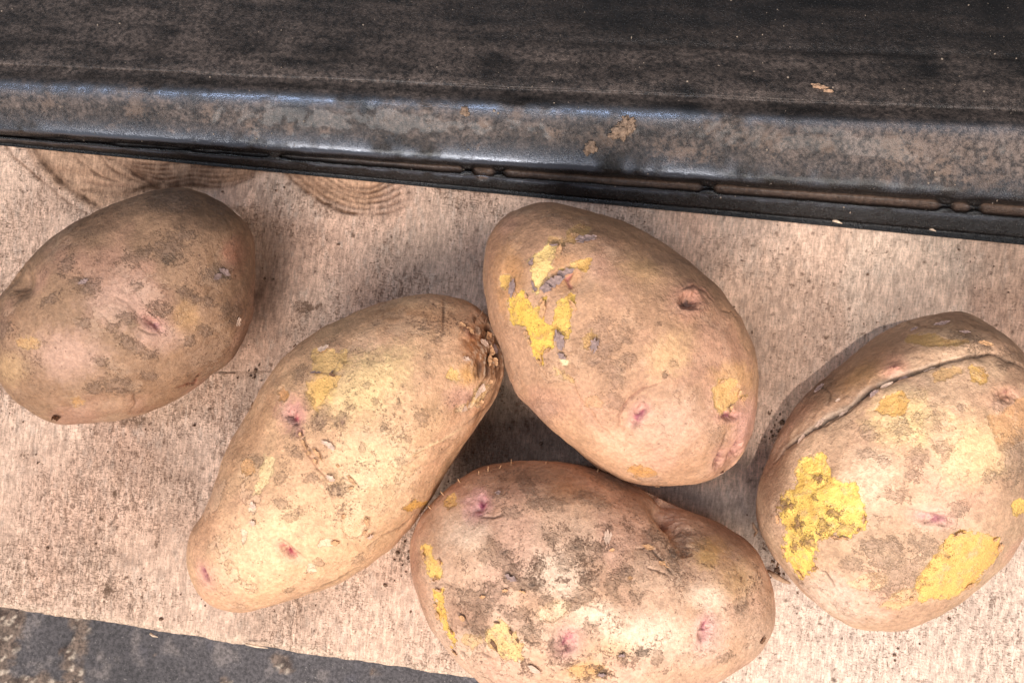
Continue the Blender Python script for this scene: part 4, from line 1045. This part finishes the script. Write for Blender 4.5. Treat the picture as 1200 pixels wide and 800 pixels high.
p.crease([(744,642),(752,643),(760,638),(768,648),(780,662),(790,673)], 1.4, 0.0006, k=0.8, step=0.0003); p.crease([(756,664),(770,668),(786,675)], 1.2, 0.0004, k=0.7); p.crease([(592,668),(608,680),(622,690),(634,690)], 1.3, 0.0005, k=0.8)
p.crease([(611,747),(622,754),(635,754)], 1.4, 0.0006, k=0.9); p.crease([(640,720),(646,705),(664,700),(700,712),(726,724)], 1.2, 0.0003, k=0.4); p.crease([(652,735),(644,755),(652,775)], 1.6, 0.0005, k=0.5)
p.crease([(531,722),(536,716),(544,722),(548,732),(538,736)], 1.3, 0.0006, k=0.9); p.crease([(548,730),(556,738),(566,752),(574,766)], 1.4, 0.0006, k=0.7); p.crease([(538,762),(544,766),(546,774)], 1.4, 0.0006, k=0.9); p.crease([(498,684),(512,682),(530,688),(548,692)], 1.2, 0.0004, k=0.7); p.crease([(556,765),(566,766),(578,772)], 1.6, 0.0006, k=0.8)
p.crease([(565,607),(580,606),(592,602)], 1.2, 0.0004, k=0.7)
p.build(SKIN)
for t in ((626,783,9,5,20,F_PALE),(711,630,5,8,10,F_PALE),(494,603,3,8,-10,F_PALE,1.6),(893,750,5,5,10,F_BROWN),(779,660,6,4,30,F_TAN),(759,642,7,3,20,F_TAN),(728,766,4,3,0,F_GREY),(706,789,5,4,0,F_GREY),(600,678,8,4,20,F_GREY),(542,724,5,4,10,F_TAN),(533,763,4,4,0,F_TAN),(585,578,4,3,0,F_GREY)): flake(p, *t)
hairs(p, [(572,552,-80,8),(600,545,-90,9),(585,549,-60,7),(540,565,-120,7),(521,580,-130,8),(560,556,-70,6),(505,596,-140,7),(640,544,-80,5),(700,552,-60,5)], F_TAN)
curls(p, Dq([(65,300),(90,290),(105,330),(130,350),(130,390),(100,395),(75,340)]), 4, F_TAN, 7); curls(p, Dq([(100,430),(130,430),(135,480),(155,550),(175,590),(130,540),(110,480)]), 5, F_TAN, 8)
curls(p, Dq([(265,560),(290,530),(325,530),(350,570),(380,600),(370,650),(320,640)]), 5, F_BROWN, 9, 4); curls(p, [(560,700),(600,690),(640,700),(690,650),(740,640),(790,670)], 6, F_TAN, 10, 4)
PD = p

# ------------------------------------------------------------------ potato E: right, cracked
p = Potato('potato', [(1100,365),(1068,373),(1033,391),(990,422),(950,455),(925,485),(904,530),(890,570),(888,602),(899,640),(924,675),(950,705),(988,732),(1025,739),(1070,731),(1110,712),(1150,684),(1185,648),(1210,608),(1228,560),(1233,500),(1222,450),(1202,415),(1172,386),(1140,370)],
           0.036, 'large round potato at the right with a long crack and broad yellow patches', lin(198, 160, 128), lin(182, 142, 114), 509, speck=0.4, dirtiness=0.45)
p.tint(lin(150, 112, 84), 0.8, 1010, 430, 110, 28, -33); p.tint(lin(120, 88, 66), 0.75, 1140, 385, 70, 20, 18); p.tint(lin(140, 104, 80), 0.6, 905, 560, 18, 60, 10); p.tint(lin(130, 96, 74), 0.6, 1195, 430, 26, 26)  # top edge darkened, its shade painted into the skin
p.tint(lin(226, 190, 158), 0.7, 1020, 560, 40, 40); p.tint(lin(224, 184, 132), 0.6, 1140, 530, 50, 50); p.tint(lin(226, 190, 130), 0.6, 1060, 490, 50, 40); p.tint(lin(216, 184, 164), 0.6, 980, 700, 60, 30, 20)
p.tint(lin(196, 142, 116), 0.8, 1047, 430, 22, 16); p.tint(lin(186, 138, 92), 0.6, 1010, 440, 40, 14, -30)
p.dirts([(1092,495,12,11),(1057,502,12,10),(1072,490,5,5),(1107,526,9,8),(1076,538,13,10),(1018,507,9,8),(1017,532,8,6),(1035,540,8,6),(1072,557,8,7),(1190,535,14,28,10),(1052,672,34,24,-20),(1085,642,24,12,10),(1122,596,9,8),(1045,640,14,8),(1020,640,16,7),(1000,660,14,8),(1170,475,8,6),(1095,478,5,4),(1126,478,4,4),(1160,560,10,6),(1050,580,16,7,10),(1030,655,20,10,30),(990,620,10,6)], k=0.46, colr=lin(152, 124, 106))
p.dirts([(960,455,24,6,-35),(1135,400,24,7,20),(1180,420,14,10)], k=0.55, colr=lin(110,88,70))
Eq = lambda L: [(870+x/2, 350+y/2) for x, y in L]
p.peel(Eq([(140,380),(180,365),(210,390),(215,430),(262,428),(285,480),(285,530),(250,560),(215,545),(185,560),(168,600),(172,630),(135,655),(110,620),(95,580),(110,540),(85,510),(100,460),(120,430)]), lin(240, 202, 92), mottle=0.3, wob=3)
p.tint(lin(250, 226, 150), 0.8, 1000, 595, 14, 26)
p.peel(Eq([(480,560),(520,545),(600,565),(600,600),(560,650),(500,690),(430,710),(390,700),(410,650),(460,600)]), lin(228, 182, 90), mottle=0.15, wob=3)
p.peel(Eq([(330,230),(370,215),(388,240),(375,265),(330,272),(305,262)]), lin(214,170,88)); p.peel(Eq([(532,160),(545,150),(562,160),(578,185),(565,197),(540,185)]), lin(214,172,90)); p.peel(Eq([(580,280),(660,235),(675,300),(640,345),(600,350)]), lin(200,152,90), k=0.65, mottle=0.2)
p.peel(Eq([(385,85),(430,80),(480,95),(525,105),(450,112),(390,105)]), lin(196,158,84), k=0.75); p.spot_peel(1194, 594, 8, 10, colr=lin(236,196,96)); p.spot_peel(1112, 437, 18, 6, -15, colr=lin(206,166,96), k=0.7); p.spot_peel(1020, 680, 24, 10, -10, colr=lin(236,196,128), k=0.5); p.spot_peel(1060, 700, 26, 8, -20, colr=lin(224,184,110), k=0.6)
p.dirts([(920,594,9,8),(978,601,8,5,30),(946,634,9,8),(966,617,6,8,-40),(935,615,5,9),(953,582,3,3),(930,640,3,6),(960,560,6,3)], k=0.85, colr=lin(136,96,80), raise_=0.0004)
p.crease([(941,540),(950,532),(962,538),(960,552),(948,556),(940,548)], 1.0, 0.0003, colr=lin(180,120,50), k=0.6); p.crease([(930,570),(945,566),(955,574),(975,560)], 1.0, 0.0003, colr=lin(180,120,50), k=0.5)
p.eye(1093, 607, 22, 7, 10, 0.0014, core=lin(196, 128, 132), halo=lin(216,168,152), hk=0.7, ck=0.7, hr=1.9); p.crease([(1060,592),(1080,600),(1110,606),(1118,614)], 1.5, 0.0006, k=0.4); p.eye(1178, 462, 12, 8, 10, 0.0016, core=lin(120,70,60), halo=lin(170,120,96)); p.eye(1046, 433, 10, 6, -20, -0.0006, core=lin(206,140,120), halo=lin(200,150,120), ck=0.6)
# the long growth crack: deep slit, raised corky lips, upper shell stepping over the lower
CR = [(906,542),(918,526),(932,512),(950,501),(968,490),(990,474),(1008,462),(1022,452),(1036,446),(1052,441),(1070,433),(1085,427),(1100,425),(1115,419),(1140,414),(1158,414),(1172,416),(1190,424),(1206,436)]
p.crease(CR, 9, 0.0009, colr=lin(150,118,94), k=0.3, step=0.00035, taper=True, smooth=True)
CR = [(x+1.5*math.sin(k*2.7), y+2.0*math.sin(k*4.1)) for k, (x, y) in enumerate(CR)]
for (a0, b0, w0, k0) in ((0, 4, 2.6, 0.45), (2, 8, 3.6, 0.75), (7, 11, 3.0, 0.7), (10, 13, 2.2, 0.6), (12, 17, 1.6, 0.3)):
    p.crease([(x+1, y-2.2) for (x, y) in CR[a0:b0]], w0*0.8, -0.00012, colr=lin(176,150,128), k=k0*0.9, smooth=True)
p.crease([(x, y+1.0) for (x, y) in CR], 1.9, 0.0019, colr=lin(40,27,21), k=1.0, smooth=True)
p.crease([(x+2, y+4.5+1.5*math.sin(k*3.3)) for k, (x, y) in enumerate(CR[3:9])], 1.2, 0.0006, colr=lin(90,62,46), k=0.7)
p.crease([(932,512),(950,503),(975,492),(990,480)], 1.3, 0.0008, colr=lin(70,50,40), k=0.8); p.crease([(958,668),(966,670),(974,680),(978,688)], 1.2, 0.0004, k=0.8); p.crease([(925,672),(936,682),(948,690)], 2, 0.0006, k=0.5)
p.crease([(960,452),(975,462),(970,475)], 1.4, 0.0004, k=0.5); p.crease([(1050,372),(1075,380),(1100,383)], 1.3, 0.0004, k=0.5)
p.build(SKIN)
for t in ((1104,381,8,4,10,F_GREY),(1130,391,6,2,20,F_GREY),(1155,404,8,3,15,F_TAN),(961,456,7,4,-20,F_GREY),(1038,450,7,4,-10,F_PALE),(1024,460,6,3,-30,F_GREY),(985,480,8,3,-35,F_PALE),(960,494,7,3,-30,F_PALE),(938,512,7,3,-45,F_PALE),(1088,428,7,3,-20,F_PALE),(1056,440,7,3,-20,F_GREY),(938,672,6,3,30,F_TAN),(1072,386,5,3,0,F_GREY),(982,469,3,2,0,F_PALE)): flake(p, *t)
curls(p, Eq([(140,380),(180,365),(210,390),(215,430),(262,428),(285,480),(285,530),(250,560),(185,560),(172,630),(135,655),(110,620),(95,580),(85,510),(100,460),(120,430)]), 8, F_TAN, 11, 4.5)
curls(p, Eq([(480,560),(520,545),(600,565),(600,600),(560,650),(500,690),(430,710),(390,700),(410,650)]), 5, F_TAN, 12, 4.5)
PE = p

# ------------------------------------------------------------------ loose bits
def rim_at(x, y):
    k = int(np.argmin((RIM_X-x)**2+(RIM_Y-y)**2)); return RIM_P[k], RIM_N[k]
def join_clump(name, parts, mat, label, cat):
    V = []; F = []; o = 0
    base = cube_small; P0 = None
    for (x, y, s, sx, sy, seed) in parts:
        P, N = rim_at(x, y)
        if P0 is None: P0 = P
        n = fbm(base[0], 1.7, 3, seed); n2 = fbm(base[0], 5, 2, seed+1)
        v = base[0]*(s*(1+0.5*n+0.25*n2))[:, None]*np.array([sx, sy, 0.7])[None]
        v[:, 2] += 0.25*s
        V.append(v+(P-P0)[None]); F.append(base[1]+o); o += len(v)
    ob = link(name, make_mesh(name, np.concatenate(V), np.concatenate(F)), mat)
    ob.location = Vector(P0); ob['label'] = label; ob['category'] = cat
    return ob
join_clump('mud_clod', [(728,152,0.0020,1.3,1.2,1),(735,143,0.0016,1.2,1.2,2),(720,158,0.0015,1.3,0.8,3),(739,150,0.0012,1,1.2,4),(730,160,0.0010,0.8,1.2,5)], MUD, 'largest crumbly clod of mud on the black rim, above the middle potato', 'mud')
join_clump('mud_clod', [(693,173,0.0015,1.1,1.2,7),(688,178,0.0010,1,1,8)], MUD, 'small round mud crumb on the black rim just left below the largest clod', 'mud')
join_clump('mud_clod', [(545,130,0.0012,1,1.2,11),(547,133,0.0008,1,1,12)], MUD, 'tiny mud crumb near the upper bend of the rim, left of the middle', 'mud')
join_clump('plant_scrap', [(956,100,0.0008,1.6,0.7,21),(962,103,0.0008,2.4,0.7,22),(970,106,0.0007,2,0.7,23)], STRAW, 'thin pale scrap of dry plant on the dark upper part of the rim', 'plant scrap')

def grains(name, pts, mat, label, cat, group=None):
    V = []; F = []; o = 0; b = cube_sphere(3, 1.0)
    rg = np.random.RandomState(len(pts))
    for (P, s) in pts:
        st = 0.6+0.8*rg.rand(3)
        v = b[0]*(s*(1+0.35*fbm(b[0], 2, 1, rg.rand()*50)))[:, None]*st[None]
        V.append(v+np.array(P)[None]+np.array([0, 0, s*0.3])[None]); F.append(b[1]+o); o += len(v)
    ob = link(name, make_mesh(name, np.concatenate(V), np.concatenate(F)), mat)
    ob['label'] = label; ob['category'] = cat; ob['kind'] = 'stuff'
    return ob
rg = np.random.RandomState(44)
pts = []
for k in range(320):
    x, y = rg.rand()*1240-20, rg.rand()*260-10
    lo = 160+ (280-168)*x/1200
    if y > lo: continue
    pts.append((rim_at(x, y)[0], 0.00010+0.00024*rg.rand()**4))
grains('dust_grains', pts, simple_mat('dust_grain', lin(148, 130, 114), 0.8), 'pale grains of dust and sand scattered on the black rim', 'dust')
pts = []
for k in range(300):
    x, y = rg.rand()*1240-20, 180+rg.rand()*580
    P = at(x, y)[0]
    if not (board_edge(BOARD_BOT, P[0])+0.002 < P[1] < board_edge(BOARD_TOP, P[0])-0.002): continue
    pts.append((P, 0.00018+0.0004*rg.rand()**4))
for (cx, cy, r, n) in ((908, 500, 10, 22), (900, 560, 8, 22), (470, 655, 10, 12), (300, 440, 10, 10), (150, 496, 30, 14), (240, 700, 14, 8), (575, 590, 14, 10), (700, 560, 20, 10), (1040, 745, 30, 10), (912, 655, 14, 40), (590, 470, 12, 14), (515, 575, 10, 10), (1183, 640, 8, 8), (318, 310, 16, 5)):
    for k in range(n):
        P = at(cx+rg.randn()*r*0.6, cy+rg.randn()*r)[0]; pts.append((P, 0.00022+0.0005*rg.rand()**3))
grains('soil_crumbs', pts, simple_mat('soil_crumb', lin(112, 86, 68), 0.9), 'small brown crumbs of soil scattered over the board', 'soil')

def scrap(name, pts, r, mat, label, z=0.0012):
    P = np.array([at(x, y, z+dz)[0] for x, y, dz in pts])
    P = np.array(P); V, F = tube(P-P[0], [r*q for q in np.interp(np.linspace(0, 1, len(P)), [0, 0.4, 1], [0.5, 1, 0.35])])
    o = link(name, make_mesh(name, np.array(V), np.array(F)), mat); o.location = Vector(P[0]); o['label'] = label; o['category'] = 'plant scrap'
    return o
scrap('root_scrap', [(882,612,0.012),(884,618,0.012),(887,622,0.010),(884,628,0.007)], 0.0007, STRAW, 'pinkish curl of root standing between the speckled and the cracked potato')
scrap('root_scrap', [(900,668,0),(908,674,0.002),(918,680,0.001),(926,683,0)], 0.0011, STRAW, 'pale root scrap lying below the gap beside the cracked potato')
scrap('root_scrap', [(912,646,0.001),(914,656,0.003),(910,664,0.001)], 0.0008, F_BROWN, 'dark brown root scrap in the shaded gap beside the cracked potato')
def splinter(x, y, dx, dy, r, label):
    a = at(x, y, 0.0008)[0]; b = at(x+dx, y+dy, 0.0022)[0]; c = (a+b)/2+np.array([0, 0, 0.0006])
    V, F = tube(np.array([a, c, b])-a, [r, r, r*0.3])
    o = link('wood_splinter', make_mesh('wood_splinter', np.array(V), np.array(F)), simple_wood); o.location = Vector(a)
    o['label'] = label; o['category'] = 'splinter'
simple_wood = simple_mat('pale_splinter', lin(222, 192, 164), 0.8)
splinter(168+8, 742, 9, 4, 0.0004, 'pale splinter on the lower board edge, leftmost of the loose splinters')
splinter(448-160, 754, 26, 5, 0.0004, 'long pale splinter lying along the lower board edge below the yellowish potato')
splinter(975, 258, 12, 4, 0.0005, 'pale splinter beside the black rim, above the gap right of the middle potato')
splinter(1088, 268, 9, 3, 0.0004, 'pale splinter beside the black rim, above the cracked potato')
